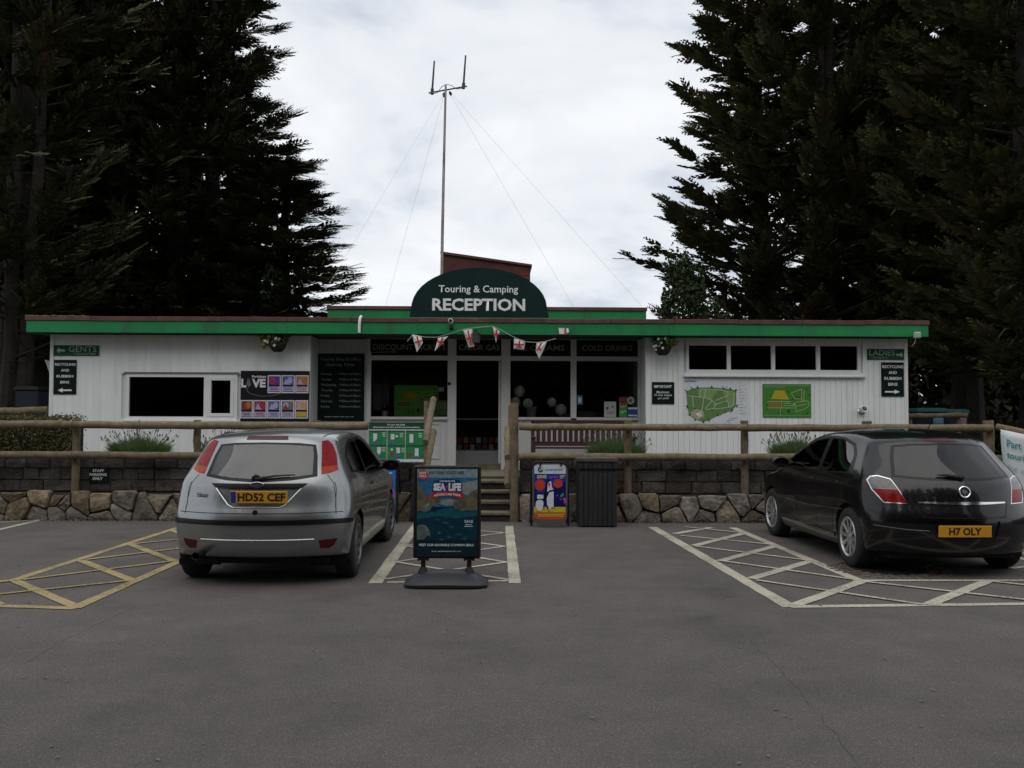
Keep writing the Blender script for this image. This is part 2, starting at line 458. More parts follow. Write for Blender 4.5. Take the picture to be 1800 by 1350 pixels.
# small debris
m_bits = M('dry_leaf_litter', (0.20, 0.16, 0.10), 0.9, rnd=0.3)
mb = MB()
for k in range(170):
    p = gp(rl.uniform(-50, 1850), 930 + 420*rl.random()**1.2); a = rl.uniform(0, 6.28); L = rl.choice([.006,.009,.012,.02]); w = rl.choice([.004,.008,.01])
    dx, dy = math.cos(a), math.sin(a)
    mb.add([(p.x-dx*L, p.y-dy*L, .006), (p.x+dy*w, p.y-dx*w, .012), (p.x+dx*L, p.y+dy*L, .007), (p.x-dy*w, p.y+dx*w, .010)], [(0,1,2,3)])
tag(mb.build('leaf_litter', m_bits), 'small twigs and leaf bits scattered on the asphalt', 'litter', kind='stuff')

# round brick setts with drain cover
m_sett = M('brown_sett', (0.10, 0.075, 0.06), 0.85, var=(8, 0.4), bump=(50, 0.5), rnd=0.25)
cv = gp(1562, 1001)
dr = empty('drain_surround', (cv.x, cv.y, 0)); tag(dr, 'round patch of brown setts with a drain cover under the black car', 'drain cover')
sett = MB().box(-.05,.05,-.028,.028,-.02,.012).mesh('sett', m_sett, bevel=.006)
for ring, (r_, n_) in enumerate([(.56, 30), (.43, 23)]):
    for k in range(n_):
        a = 2*math.pi*k/n_; o = link('sett', sett, dr); o.location = (r_*math.cos(a), r_*math.sin(a), 0); o.rotation_euler = (0, 0, a)
MB().lathe([(.02,.014),(.34,.014),(.36,.010),(.36,-.01)], 32).build('cover', M('cast_iron', (.03,.028,.026), .6, .5, var=(20,.4), bump=(90,.6)), dr)

# ============================================================ terrace, planting beds, wall
WY = 13.98                          # front of the stone course
XL, XR, X0 = -1.42, 0.02, -14.0     # stairs between XL and XR
XC = at(1733, 750, 14.05).x         # corner where the wall turns
DG = Vector((1, -1, 0)).normalized()
m_grass = M('rough_grass', (0.035, 0.055, 0.015), 0.95, var=(3, 0.5), bump=(18, 1.0), var2=(1.5, (0.05, 0.04, 0.02), 0.55))
tag(MB().slab([(-60, 15.35), (30, 15.35), (60, 15.35), (60, 90), (-60, 90)], 0.0, TZ).build('terrace', m_grass), 'raised ground behind the retaining wall', kind='structure')
far = (XC + 9*DG.x, WY + .3 + 9*DG.y)
tag(MB().slab([(X0, WY+.34), (XL-.12, WY+.34), (XL-.12, 15.349), (X0-20, 15.349), (X0-20, WY+.34)], 0.0, 0.84).build('planting_bed', m_soil), 'soil bed on top of the left retaining wall', kind='structure')
tag(MB().slab([(XR+.12, WY+.34), (XC+.15, WY+.34), (far[0]+.15, far[1]), (30, far[1]), (30, 15.349), (XR+.12, 15.349)], 0.0, 0.84).build('planting_bed', m_soil), 'soil bed on top of the right retaining wall', kind='structure')

m_stone = M('rubble_stone', (0.20, 0.158, 0.112), 0.9, var=(7, 0.5), bump=(16, 1.0, 0.05), rnd=0.36, var2=(5, (0.085, 0.07, 0.048), 0.52))
m_block = M('mossy_block', (0.070, 0.059, 0.049), 0.95, var=(3.5, 0.75), bump=(24, 1.0, 0.04), rnd=0.34, var2=(5, (0.11, 0.095, 0.058), 0.58))
m_mortar = M('dark_joint', (0.052, 0.042, 0.033), 0.95, var=(12, 0.4), bump=(30, 0.8))
rs = random.Random(11)
def clip(poly, n, d):               # keep n.p <= d
    outp = []
    for i in range(len(poly)):
        a, b = poly[i], poly[(i+1) % len(poly)]; da = n[0]*a[0]+n[1]*a[1]-d; db = n[0]*b[0]+n[1]*b[1]-d
        if da <= 0: outp.append(a)
        if (da < 0 < db) or (db < 0 < da):
            t = da/(da-db); outp.append((a[0]+(b[0]-a[0])*t, a[1]+(b[1]-a[1])*t))
    return outp
def stone_strip(root, x0, x1, zt):
    """rubble stones between x0 and x1, wall-local x along the wall, front at y=0"""
    sites = []; x = x0 + .05
    while x < x1:
        w = rs.uniform(.15, .50)
        k = rs.random()
        if k < .62: sites += [(x+w*rs.uniform(.1,.9), zt*rs.uniform(.50,.95)), (x+w*rs.uniform(.1,.9), zt*rs.uniform(.04,.40))]
        elif k < .82: sites += [(x+w*.5, zt*rs.uniform(.45,.55))]
        else: sites += [(x+w*.3, zt*.78), (x+w*.75, zt*.55), (x+w*.4, zt*.2)]
        x += w
    for i, s in enumerate(sites):
        top = zt + rs.uniform(-.055, .02)
        p = [(x0, -.02), (x1, -.02), (x1, top), (x0, top)]
        for j, q in enumerate(sites):
            if j == i or abs(q[0]-s[0]) > 1.2: continue
            nx, nz = q[0]-s[0], q[1]-s[1]; L = math.hypot(nx, nz); nx /= L; nz /= L
            p = clip(p, (nx, nz), nx*(s[0]+q[0])/2 + nz*(s[1]+q[1])/2 - rs.uniform(.003, .017))
        if len(p) < 3: continue
        cx = sum(a[0] for a in p)/len(p); cz = sum(a[1] for a in p)/len(p)
        q = []
        for k in range(len(p)):          # rounded, uneven outline
            a, b = p[k], p[(k+1) % len(p)]
            for t in (.12, .5, .88):
                q.append((a[0]+(b[0]-a[0])*t + rs.uniform(-.006,.006), a[1]+(b[1]-a[1])*t + rs.uniform(-.006,.006)))
        n = len(q); mb = MB(); out_ = rs.uniform(-.05, .02); tx, tz = rs.uniform(-.12,.12), rs.uniform(-.15,.15)
        for (sc, dy) in ((1.0, .12), (1.0, .022), (.93, .002), (.5, -.008)):
            for a in q:
                xx, zz = cx+(a[0]-cx)*sc, cz+(a[1]-cz)*sc
                mb.v.append((xx-cx, dy+out_+tx*(xx-cx)+tz*(zz-cz)+(rs.uniform(-.011,.011) if sc < .95 else rs.uniform(-.004,.004)), zz-cz))
        mb.v.append((0, -.014+out_, 0))
        for r_ in range(3):
            for k in range(n): mb.f.append((r_*n+k, r_*n+(k+1) % n, (r_+1)*n+(k+1) % n, (r_+1)*n+k))
        for k in range(n): mb.f.append((3*n+k, 3*n+(k+1) % n, 4*n))
        o = mb.build('stone', m_stone, root, smooth=True); o.location = (cx, 0, cz)
BLK = {}
def block_strip(root, x0, x1, z0, zs):
    for c, (za, zb) in enumerate(zs):
        x = x0 - rs.uniform(0, .2)
        while x < x1 - .06:
            w = rs.choice([.24, .32, .36, .40, .46]); a, b = max(x, x0), min(x+w, x1)
            if b-a > .07:
                key = (round(b-a, 3), round(zb-za, 3), rs.randrange(2))
                if key not in BLK:
                    L, h = key[0]-.009, key[1]-.009
                    mbb = MB().box(-L/2, L/2, 0, .14, -h/2, h/2); me = mbb.mesh('block', m_block, bevel=.007, seg=2)
                    for v in me.vertices: v.co += Vector((rs.uniform(-.007,.007), rs.uniform(-.009,.009), rs.uniform(-.006,.006)))
                    BLK[key] = me
                o = link('block', BLK[key], root); o.location = ((a+b)/2, .16+rs.uniform(-.008,.010), (za+zb)/2+rs.uniform(-.004,.004)); o.rotation_euler = (rs.uniform(-.03,.03), rs.uniform(-.012,.012), rs.uniform(-.03,.03))
            x += w
COURSE = [(.425, .60), (.60, .775), (.775, .935)]
def wall(label, loc, rz, x0, x1):
    w = empty('retaining_wall', loc, rz); tag(w, label, 'wall')
    MB().box(x0+.01, x1-.01, .06, .18, -.01, .40).box(x0+.01, x1-.01, .19, .33, .0, .90).build('wall_core', m_mortar, w)
    stone_strip(w, x0, x1, .43); block_strip(w, x0, x1, 0, COURSE); return w
wl = wall('left stone and block retaining wall behind the silver car', (0, WY, 0), 0, X0+2.5, XL-.1)
wr = wall('right stone and block retaining wall between steps and black car', (0, WY, 0), 0, XR+.1, XC)
wc = wall('angled end of the retaining wall below the white banner', (XC, WY, 0), -R(45), 0.02, 3.2)
# rough edge of the planting on top of the wall
m_edge = M('trailing_weeds', (0.035, 0.05, 0.018), 0.9, rnd=.2, var=(9, .5))
def weeds(x0, x1, y0, y1, z, n, hmin, hmax, seed):
    r = random.Random(seed); mb = MB()
    for k in range(n):
        x, y = r.uniform(x0, x1), r.uniform(y0, y1); h = r.uniform(hmin, hmax); a = r.uniform(0, 6.28); w = .008
        lx, ly = r.uniform(-.5,.5)*h, r.uniform(-.9,.3)*h
        mb.add([(x-w*math.cos(a), y-w*math.sin(a), z), (x+w*math.cos(a), y+w*math.sin(a), z), (x+lx, y+ly, z+h*r.uniform(.3,1))], [(0,1,2)])
    return mb
tag(weeds(X0, XL-.2, WY+.2, WY+.6, .86, 1500, .04, .12, 1).build('weeds', m_edge), 'low weeds along the top of the left wall', 'weeds', kind='stuff')
tag(weeds(XR+.2, XC, WY+.2, WY+.6, .86, 700, .03, .09, 2).build('weeds', m_edge), 'low weeds along the top of the right wall', 'weeds', kind='stuff')

tag(weeds(X0, XL-.2, WY-.10, WY-.03, .0, 420, .03, .11, 3).build('weeds', m_edge), 'small weeds at the foot of the left wall', 'weeds', kind='stuff')
tag(weeds(XR+.2, XC, WY-.10, WY-.03, .0, 300, .03, .09, 4).build('weeds', m_edge), 'small weeds at the foot of the right wall', 'weeds', kind='stuff')
# steps
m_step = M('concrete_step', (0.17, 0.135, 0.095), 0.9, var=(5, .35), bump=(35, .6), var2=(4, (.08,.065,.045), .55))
m_riser = M('dark_riser', (0.035, 0.028, 0.022), 0.95, var=(7, .4), bump=(30, .7))  # riser colour darker than the treads
st = empty('entrance_steps', ((XL+XR)/2, WY, 0)); tag(st, 'four worn concrete steps leading up to the shop door', 'steps')
hw = (XR-XL)/2 - .02
for k in range(4):
    z0, z1 = .14*k, .14*(k+1)
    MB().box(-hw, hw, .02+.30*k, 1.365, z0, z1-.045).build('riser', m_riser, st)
    MB().box(-hw-.01, hw+.01, .30*k-.01, .30*(k+1)+.03 if k < 3 else 1.37, z1-.044, z1).build('tread', m_step, st, bevel=.008)
MB().box(-hw, hw, 1.375, 3.3, .50, .602).build('landing', m_step, st)
for s_ in (-1, 1):
    MB().box(s_*(hw+.07)-.05, s_*(hw+.07)+.05, .0, 1.36, 0, .62).build('side_wall', m_block, st, bevel=.012)

# ============================================================ round-timber fences
def log(a, b, r=.062, wob=.006, n=10, seg=7, taper=0.0, rng=rs, point=False):
    a, b = Vector(a), Vector(b); P = []; Rr = []
    for i in range(seg+1):
        t = i/seg; P.append(a.lerp(b, t) + Vector((rng.uniform(-wob, wob), rng.uniform(-wob, wob), rng.uniform(-wob, wob)))); Rr.append(r*(1-taper*t)*rng.uniform(.95, 1.05))
    return MB().tube(P, Rr, n)
def fence(name, label, posts, rails):
    f = empty(name, posts[0][0]); tag(f, label, 'fence'); o = Vector(posts[0][0])
    for a, b, r in posts: log(Vector(a)-o, Vector(b)-o, r).build('post', m_wood, f, smooth=True)
    for a, b, r in rails: log(Vector(a)-o, Vector(b)-o, r, seg=12, taper=rs.uniform(-.08,.08)).build('rail', m_wood, f, smooth=True)
    return f
PY, RY_ = WY+.07, WY-.055
def px_x(px, Y=PY): return at(px, 745, Y).x
ZT, ZB = 1.430, 0.985
lp = [px_x(-80), px_x(135), px_x(347), px_x(557)]
fence('timber_fence', 'round timber rail fence on the left wall behind the silver car',
      [((x, PY, .42), (x, PY, 1.52), .056) for x in lp],
      [((px_x(-300), RY_, ZT+.02), (px_x(136), RY_, ZT+.01), .060), ((px_x(137), RY_, ZT+.008), (px_x(650), RY_, ZT), .058),
       ((px_x(-300), RY_, ZB), (px_x(136), RY_, ZB), .056), ((px_x(137), RY_, ZB), (px_x(645), RY_, ZB-.01), .058)])
rp_ = [px_x(1103), px_x(1308), px_x(1522)]
fence('timber_fence', 'round timber rail fence on the right wall behind the bin',
      [((x, PY, .40), (x, PY, 1.53), .058) for x in rp_],
      [((px_x(912), RY_, ZT), (px_x(1308), RY_, ZT), .056), ((px_x(1309), RY_, ZT), (XC+.02, RY_, ZT), .058),
       ((px_x(912), RY_, ZB), (px_x(1022), RY_, ZB), .058), ((px_x(1023), RY_, ZB), (px_x(1420), RY_, ZB), .056), ((px_x(1421), RY_, ZB), (XC, RY_, ZB), .056)])
cA = Vector((XC+.03, PY-.02, 0)); dA = Vector((DG.x, DG.y, 0))
e1, e2 = cA + dA*.10, cA + dA*3.0
fence('timber_fence', 'end of the timber fence sloping down behind the white banner',
      [((cA.x, cA.y, .42), (cA.x, cA.y, 1.55), .075), ((e2.x, e2.y, 0), (e2.x, e2.y, 1.0), .06)],
      [((e1.x, e1.y-.03, ZT+.02), (e2.x, e2.y-.05, .82), .056), ((e1.x, e1.y-.03, ZB), (e2.x, e2.y-.05, .45), .056)])
# handrails either side of the steps
a_ = at(737, 773, 13.92); c_ = at(752, 705, 15.25)
fence('step_handrail', 'leaning timber handrail on the left of the steps',
      [((a_.x, 13.92, 0), (a_.x+.01, 13.92, a_.z), .065), ((c_.x-.02, 15.25, .5), (c_.x, 15.25, c_.z), .06)],
      [((c_.x+.09, 15.30, c_.z+.03), (a_.x+.09, 13.84, a_.z-.04), .055), ((c_.x+.10, 15.25, 1.33), (a_.x+.11, 13.84, .80), .055)])
b_ = at(904, 708, 14.0); d_ = at(894, 704, 15.3)
fence('step_handrail', 'tall timber post and handrail on the right of the steps',
      [((b_.x, 14.0, 0), (b_.x, 14.0, b_.z), .068), ((d_.x+.05, 15.3, .5), (d_.x+.05, 15.3, 1.78), .055)],
      [((d_.x-.01, 15.3, 1.40), (b_.x-.10, 13.95, .97), .05), ((d_.x-.01, 15.3, 1.05), (b_.x-.10, 13.95, .55), .05)])

# ============================================================ reception building
bd = empty('reception_building', B_LOC, B_ROT); tag(bd, 'long single storey white clad reception building with green fascia', 'building')
xa = bl(90, 680)[0]; xb = bl(545, 680)[0]; xc_ = bl(1135, 680)[0]; xd = bl(1593, 680)[0]
REC = 0.72
zr = bl(900, 588, -.42)[1]             # underside of roof
DEP = 7.0
def wall_open(mb, x0, x1, y0, y1, z0, z1, ops):
    xs = sorted({x0, x1, *[o[0] for o in ops], *[o[1] for o in ops]})
    for a, b in zip(xs, xs[1:]):
        zc = z0; hit = sorted([(o[2], o[3]) for o in ops if o[0] <= a+1e-6 and o[1] >= b-1e-6])
        for (u, v) in hit:
            if u > zc: mb.box(a, b, y0, y1, zc, u)
            zc = v
        if zc < z1: mb.box(a, b, y0, y1, zc, z1)
def opening(x0, y0, x1, y1, dy): 
    a = bl(x0, (y0+y1)/2, dy); b = bl(x1, (y0+y1)/2, dy); t = bl((x0+x1)/2, y0, dy); l = bl((x0+x1)/2, y1, dy)
    return (a[0], b[0], l[1], t[1])
wL = opening(221, 657, 417, 738, 0.0)
wR = opening(1206, 603, 1512, 655, 0.0)
mb = MB()
wall_open(mb, xa, xb, .03, .16, -.05, zr, [wL]); wall_open(mb, xc_, xd, .03, .16, -.05, zr, [wR])
mb.box(xa, xa+.14, .161, DEP, -.05, zr).box(xd-.14, xd, .161, DEP, -.05, zr).box(xa, xd, DEP, DEP+.14, -.05, zr)
mb.box(xb-.14, xb-.001, .161, DEP-.01, -.05, zr).box(xc_+.001, xc_+.14, .161, DEP-.01, -.05, zr)
body = mb.build('wall', M('white_render', (0.66, 0.67, 0.66), .7, var=(1.5, .06)), bd)
# inside: dark rooms
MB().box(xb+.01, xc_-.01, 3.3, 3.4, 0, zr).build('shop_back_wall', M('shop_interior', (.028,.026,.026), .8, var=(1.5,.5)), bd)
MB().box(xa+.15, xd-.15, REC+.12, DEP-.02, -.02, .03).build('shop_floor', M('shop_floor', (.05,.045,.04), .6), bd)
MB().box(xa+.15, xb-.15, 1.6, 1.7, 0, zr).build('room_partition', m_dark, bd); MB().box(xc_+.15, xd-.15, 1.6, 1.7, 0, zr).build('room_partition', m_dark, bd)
# cladding boards
def clad(x0, x1, pitch, z0, z1, ops, y0, y1, gap, mat, name='cladding_board', d=.003):
    cache = {}; n = max(1, round((x1-x0)/pitch)); p = (x1-x0)/n
    for i in range(n):
        a, b = x0+i*p, x0+(i+1)*p; c = (a+b)/2; segs = [(z0, z1)]
        for o in ops:
            if o[0]-.02 < c < o[1]+.02: segs = [(z0, o[2]), (o[3], z1)]
        for (u, v) in segs:
            if v-u < .03: continue
            k = round(v-u, 3)
            if k not in cache:
                w = p/2-gap/2
                cache[k] = MB().prism([(0,0)], 0, 0) if False else MB().add(
                    [(-w,0,0),(w,0,0),(w,0,k),(-w,0,k),(-w,y0+d-y1,0),(w,y0+d-y1,0),(w,y0+d-y1,k),(-w,y0+d-y1,k),(-w+d,y0-y1,0),(w-d,y0-y1,0),(w-d,y0-y1,k),(-w+d,y0-y1,k)],
                    [(4,0,3,7),(1,5,6,2),(8,4,7,11),(5,9,10,6),(9,8,11,10),(7,3,2,6,10,11),(0,4,8,9,5,1)]).mesh(name, mat)
            o = link(name, cache[k], bd); o.location = (c, y1, u)
clad(xa, xb, .125, -.04, zr-.004, [wL], 0, .028, .0012, m_white, d=.0015)
clad(xc_, xd, .100, -.04, zr-.004, [wR], 0, .028, .0035, m_white, d=.004)
for x0, x1 in ((xa-.03, xa+.035), (xd-.035, xd+.03)):
    MB().box(x0, x1, -.012, .10, -.045, zr-.003).build('corner_trim', m_upvc, bd)
# recess: clad pier and reveals, recess shade put into their grey
xp = bl(645, 680, REC)[0]; xq = bl(1124, 680, REC)[0]
clad(xb+.005, xp, .15, 0, zr-.004, [], REC, REC+.03, .004, m_recess_clad)
MB().box(xb, xp, REC+.031, REC+.12, 0, zr-.005).box(xq, xc_, REC+.0, REC+.12, 0, zr-.005).build('pier', m_recess_clad, bd)
MB().box(xb-.001, xb+.004, .03, REC, 0, zr-.005).build('reveal', m_recess_clad, bd); MB().box(xc_-.004, xc_+.001, .03, REC, 0, zr-.005).build('reveal', m_recess_clad, bd)
# plain windows
def frame_boxes(mb, x0, x1, z0, z1, w, y0, y1):
    mb.box(x0, x1, y0, y1, z0, z0+w).box(x0, x1, y0, y1, z1-w, z1).box(x0, x0+w, y0, y1, z0+w, z1-w).box(x1-w, x1, y0, y1, z0+w, z1-w)
x0, x1, z0, z1 = wL
wn = MB(); frame_boxes(wn, x0, x1, z0, z1, .06, -.012, .06); xm = bl(362, 690)[0]
wn.box(xm-.035, xm+.035, -.012, .06, z0+.06, z1-.06)
w1 = wn.build('window', m_upvc, bd)
mb = MB(); frame_boxes(mb, xm+.036, x1-.061, z0+.061, z1-.061, .06, -.022, .05); mb.build('opening_sash', m_upvc, w1, bevel=.005)
MB().box(x0+.055, xm-.03, .02, .028, z0+.055, z1-.055).build('pane', m_glass, w1)
MB().box(xm+.09, x1-.115, .02, .028, z0+.115, z1-.115).build('pane', m_glass, w1)
MB().box(x0-.03, x1+.03, -.06, .05, z0-.035, z0-.001).build('sill', m_upvc, w1, bevel=.006)
MB().box(x0-.03, x1+.03, -.03, .03, z1+.001, z1+.03).build('drip_strip', M('grey_drip', (.16,.16,.15), .6), w1)
x0, x1, z0, z1 = wR
wn = MB(); frame_boxes(wn, x0, x1, z0, z1, .05, -.012, .06)
ms = [bl(p, 630)[0] for p in (1281, 1359, 1438)]
for m_ in ms: wn.box(m_-.035, m_+.035, -.012, .06, z0+.05, z1-.05)
w2 = wn.build('window', m_upvc, bd)
for a, b in zip([x0+.05]+[m_+.035 for m_ in ms], [m_-.035 for m_ in ms]+[x1-.05]):
    MB().box(a-.004, b+.004, .02, .028, z0+.046, z1-.046).build('pane', m_glass, w2)
MB().box(x0-.05, x1+.08, -.07, .05, z0-.09, z0-.05).build('sill', m_upvc, w2, bevel=.008)
MB().box(x0-.02, x1+.02, -.02, .03, z0-.049, z0-.001).build('sub_frame', m_upvc, w2)
# shopfront
m_shop = M('grey_white_joinery', (0.58, 0.585, 0.57), .5, var=(2, .05))
def sx(px, py=680): return bl(px, py, REC)[0]
def sz(py, px=900): return bl(px, py, REC)[1]
ztop, ztr0, ztr1, zsill, zthr = sz(590), sz(634), sz(626), sz(735), sz(816)
cols = [sx(645), sx(652), sx(787), sx(802), sx(881), sx(897), sx(1003), sx(1013), sx(1121), sx(1126)]
sf = MB()
for a, b in ((0,1),(2,3),(4,5),(6,7),(8,9)):
    lo = 0.0 if (a in (2,4,0,8)) else zsill
    sf.box(cols[a], cols[b], REC-.03, REC+.09, lo, ztop)
for a, b in ((1,2),(3,4),(5,6),(7,8)):
    sf.box(cols[a], cols[b], REC-.02, REC+.08, ztr0, ztr1); sf.box(cols[a], cols[b], REC-.02, REC+.08, sz(597), ztop)
for a, b in ((1,2),(5,6),(7,8)):
    sf.box(cols[a], cols[b], REC-.05, REC+.08, zsill-.03, zsill+.02)
shop = sf.build('shopfront_frame', m_shop, bd)
MB().box(cols[1], cols[2], REC+.01, REC+.08, 0, zsill-.031).build('stall_riser', m_shop, bd)
MB().box(cols[5], cols[8], REC+.01, REC+.08, 0, zsill-.031).build('stall_riser', m_shop, bd)
for (a, b) in ((sx(655), sx(700)), (sx(706), sx(742)), (sx(748), sx(774)), (sx(908), sx(933)), (sx(940), sx(1000)), (sx(1010), sx(1060)), (sx(1066), sx(1116))):
    mb = MB(); frame_boxes(mb, a, b, zthr+.10, zsill-.10, .022, REC-.006, REC+.012); mb.build('panel_moulding', m_shop, shop)
for a, b in ((1,2),(5,6),(7,8)):
    MB().box(cols[a]-.002, cols[b]+.002, REC+.03, REC+.038, zsill+.01, ztr0+.004).build('shop_window_pane', m_glass, bd)
m_trans = M('dark_transom_panel', (.010,.010,.011), .5, spec=.12)
for (a, b), txt, (tx0, tx1) in (((1,2), 'DISCOUNT TICKETS', (655, 783)), ((3,4), 'CALOR GAS', (806, 878)), ((5,6), 'ICE CREAMS', (903, 992)), ((7,8), 'COLD DRINKS', (1023, 1112))):
    p = MB().box(cols[a], cols[b], REC+.01, REC+.04, ztr1, sz(597)).build('transom_panel', m_trans, bd)
    place_text(txt, sx(tx0), sx(tx1), sz(616), sz(606), REC+.007, m_lettergrey, p, bold=.012)
# open doorway, threshold and latch
MB().box(cols[3], cols[4], REC-.03, REC+.10, 0.0, zthr).build('door_threshold', m_step, bd)
MB().lathe([(.001,-.03),(.022,-.03),(.03,-.015),(.03,0)], 12, (sx(790, 675), REC-.03, sz(675)), 'y').build('door_bell', m_black, bd, smooth=True)
dv = MB().box(cols[4]-.05, cols[4]-.005, REC+.10, REC+.93, zthr+.01, ztr0-.01).build('open_door', m_shop, bd)
# roof, fascia and coping
fx0, fx1 = bl(46, 575, -.42)[0], bl(1632, 585, -.42)[0]
zf0, zf1 = zr, bl(900, 568, -.42)[1]
MB().box(fx0+.03, fx1-.03, -.39, DEP+.5, zr+.03, zf1-.03).build('roof', M('roof_felt', (.06,.055,.05), .9, var=(2,.3)), bd)
MB().box(fx0+.04, fx1-.04, -.385, .2, zr+.012, zr+.028).box(xb, xc_, .2, REC+.2, zr+.012, zr+.028).build('soffit', M('brown_soffit', (.07,.058,.05), .8), bd)
nseg = 7
for k in range(nseg):
    a = fx0+(fx1-fx0)*k/nseg; b = fx0+(fx1-fx0)*(k+1)/nseg
    MB().box(a+.0015, b-.0015, -.42, -.392, zf0, zf1).build('fascia_board', m_green, bd)
for s_, x in ((-1, fx0), (1, fx1)):
    MB().box(min(x, x-s_*.028), max(x, x-s_*.028), -.391, DEP+.5, zf0, zf1).build('fascia_board', m_green, bd)
    MB().box(min(x+s_*.02, x-s_*.1), max(x+s_*.02, x-s_*.1), -.36, DEP+.52, zf1+.001, zf1+.075).build('coping', m_coping, bd)
nseg = 14
for k in range(nseg):
    a = fx0-.02+(fx1-fx0+.04)*k/nseg; b = fx0-.02+(fx1-fx0+.04)*(k+1)/nseg
    o = MB().box(a+.003, b-.003, -.44, -.361, zf1+.001, zf1+.083).build('coping', m_coping, bd, bevel=.006); o.location.z = rs.uniform(-.004, .004)
mo = MB()
for k in range(60):
    x = fx0 + rs.random()**1.4*1.1; mo.ball((x, -.40+rs.uniform(-.03,.03), zf1+.082), rs.uniform(.012,.03), 6, 4, (1.6,1,.7))
mo.build('moss_patch', m_moss, bd)['kind'] = 'stuff'
# raised roof behind and brick stack
rx0, rx1 = bl(576, 548, 2.4)[0], bl(1136, 548, 2.4)[0]; rz1 = bl(800, 545, 2.4)[1]
MB().box(rx0+.04, rx1-.04, 2.43, 6.3, zf1-.1, rz1-.02).build('raised_roof', MATS['roof_felt'], bd)
MB().box(rx0, rx1, 2.4, 2.429, zf1-.1, rz1).build('fascia_board', m_green, bd)
for x in (rx0, rx1-.03): MB().box(x, x+.03, 2.431, 6.3, zf1-.1, rz1).build('fascia_board', m_green, bd)
for k in range(5):
    a = rx0-.02+(rx1-rx0+.04)*k/5; b = rx0-.02+(rx1-rx0+.04)*(k+1)/5
    MB().box(a+.002, b-.002, 2.37, 2.46, rz1+.001, rz1+.075).build('coping', m_coping, bd, bevel=.005)
c0, c1 = bl(777, 480, 4.3), bl(932, 480, 4.3); cz0 = bl(777, 446, 4.3)[1]; cz1 = bl(932, 469, 4.3)[1]
m_stack = M('red_brown_stack', (.085,.026,.022), .85, var=(4,.3), bump=(40,.5))
stk = MB().prism([(c0[0], rz1-.1), (c1[0], rz1-.1), (c1[0], cz1), (c0[0], cz0)], 4.3, 5.6).build('roof_stack', m_stack, bd)
cnt = 0
for r_ in range(14):                # brick faces of the stack
    z = rz1 + .02 + r_*.078
    x = c0[0] + (.0 if r_ % 2 else -.11)
    while x < c1[0]-.03:
        a, b = max(x, c0[0])+.005, min(x+.225, c1[0])-.005
        lim = min(cz0+(cz1-cz0)*(a-c0[0])/(c1[0]-c0[0]), cz0+(cz1-cz0)*(b-c0[0])/(c1[0]-c0[0]))
        if z+.066 < lim and b-a > .03:
            MB().box(a, b, 4.288, 4.299, z, z+.066).build('brick', M('stack_brick', (.095,.028,.024), .85, var=(10,.3), rnd=.25), stk)
        x += .225
sl = (cz1-cz0)/(c1[0]-c0[0])
MB().prism([(c0[0]-.04, cz0+.002-sl*.04*-1), (c1[0]+.04, cz1+.002), (c1[0]+.04, cz1+.05), (c0[0]-.04, cz0+.05)], 4.25, 5.65).build('stack_capping', m_coping, stk)
# ============================================================ conifers
def foliage_mat(name, cols, rough=0.7):
    m = bpy.data.materials.new(name); m.use_nodes = True
    t = m.node_tree; b = t.nodes['Principled BSDF']
    gi = t.nodes.new('ShaderNodeNewGeometry'); co = t.nodes.new('ShaderNodeTexCoord')
    n = t.nodes.new('ShaderNodeTexNoise'); n.inputs['Scale'].default_value = 0.9; n.inputs['Detail'].default_value = 3
    t.links.new(co.outputs['Object'], n.inputs['Vector'])
    ad = t.nodes.new('ShaderNodeMath'); ad.operation = 'MULTIPLY_ADD'; ad.inputs[1].default_value = 0.45
    t.links.new(gi.outputs['Random Per Island'], ad.inputs[0]); t.links.new(n.outputs['Fac'], ad.inputs[2])
    r = t.nodes.new('ShaderNodeValToRGB'); els = r.color_ramp.elements
    els[0].position, els[0].color = 0.35, (*cols[0], 1); els[1].position, els[1].color = 1.08, (*cols[-1], 1)
    for k, c in enumerate(cols[1:-1]): e_ = els.new(0.62 + 0.24*k); e_.color = (*c, 1)
    t.links.new(ad.outputs[0], r.inputs[0]); t.links.new(r.outputs[0], b.inputs['Base Color'])
    b.inputs['Roughness'].default_value = rough; b.inputs['Specular IOR Level'].default_value = 0.2
    return m
m_con_l = foliage_mat('dark_cypress_foliage', [(.022,.029,.015), (.045,.056,.024), (.068,.076,.028), (.11,.078,.034)])
m_con_r = foliage_mat('olive_cypress_foliage', [(.030,.038,.018), (.066,.078,.032), (.092,.100,.038), (.12,.082,.034)])
m_broad = foliage_mat('mid_green_leaves', [(.014,.025,.009), (.025,.041,.014), (.038,.056,.019), (.055,.072,.028)])
m_bark = M('dark_bark', (.020,.016,.013), .95, var=(4,.5), bump=(14,1.0,.05))

def spray_template(rng, n=11):
    """a flat feathery spray along +x: alternate pointed leaflets"""
    V, Fc = [], []
    for i in range(n):
        t = .04 + .93*i/(n-1); s_ = 1 if i % 2 else -1
        L = (.40*(1-t)**.75+.09)*rng.uniform(.8, 1.2); ang = R(rng.uniform(22, 46))*s_; w = L*.15+.012
        dx, dy = math.cos(ang), math.sin(ang); z0 = -.05*t*t; dz = rng.uniform(-.10, .10)*L
        k = len(V)
        V += [(t, 0, z0), (t+dx*L*.45-dy*w, dy*L*.45+dx*w, z0+dz*.5+.02), (t+dx*L, dy*L, z0+dz-.05*L), (t+dx*L*.45+dy*w, dy*L*.45-dx*w, z0+dz*.5-.02)]
        Fc.append((k, k+1, k+2, k+3))
    k = len(V); V += [(0, -.02, 0), (.5, -.022, 0), (1.1, 0, -.04), (.5, .022, .012)]; Fc.append((k, k+1, k+2, k+3))
    return np.array(V), np.array(Fc)

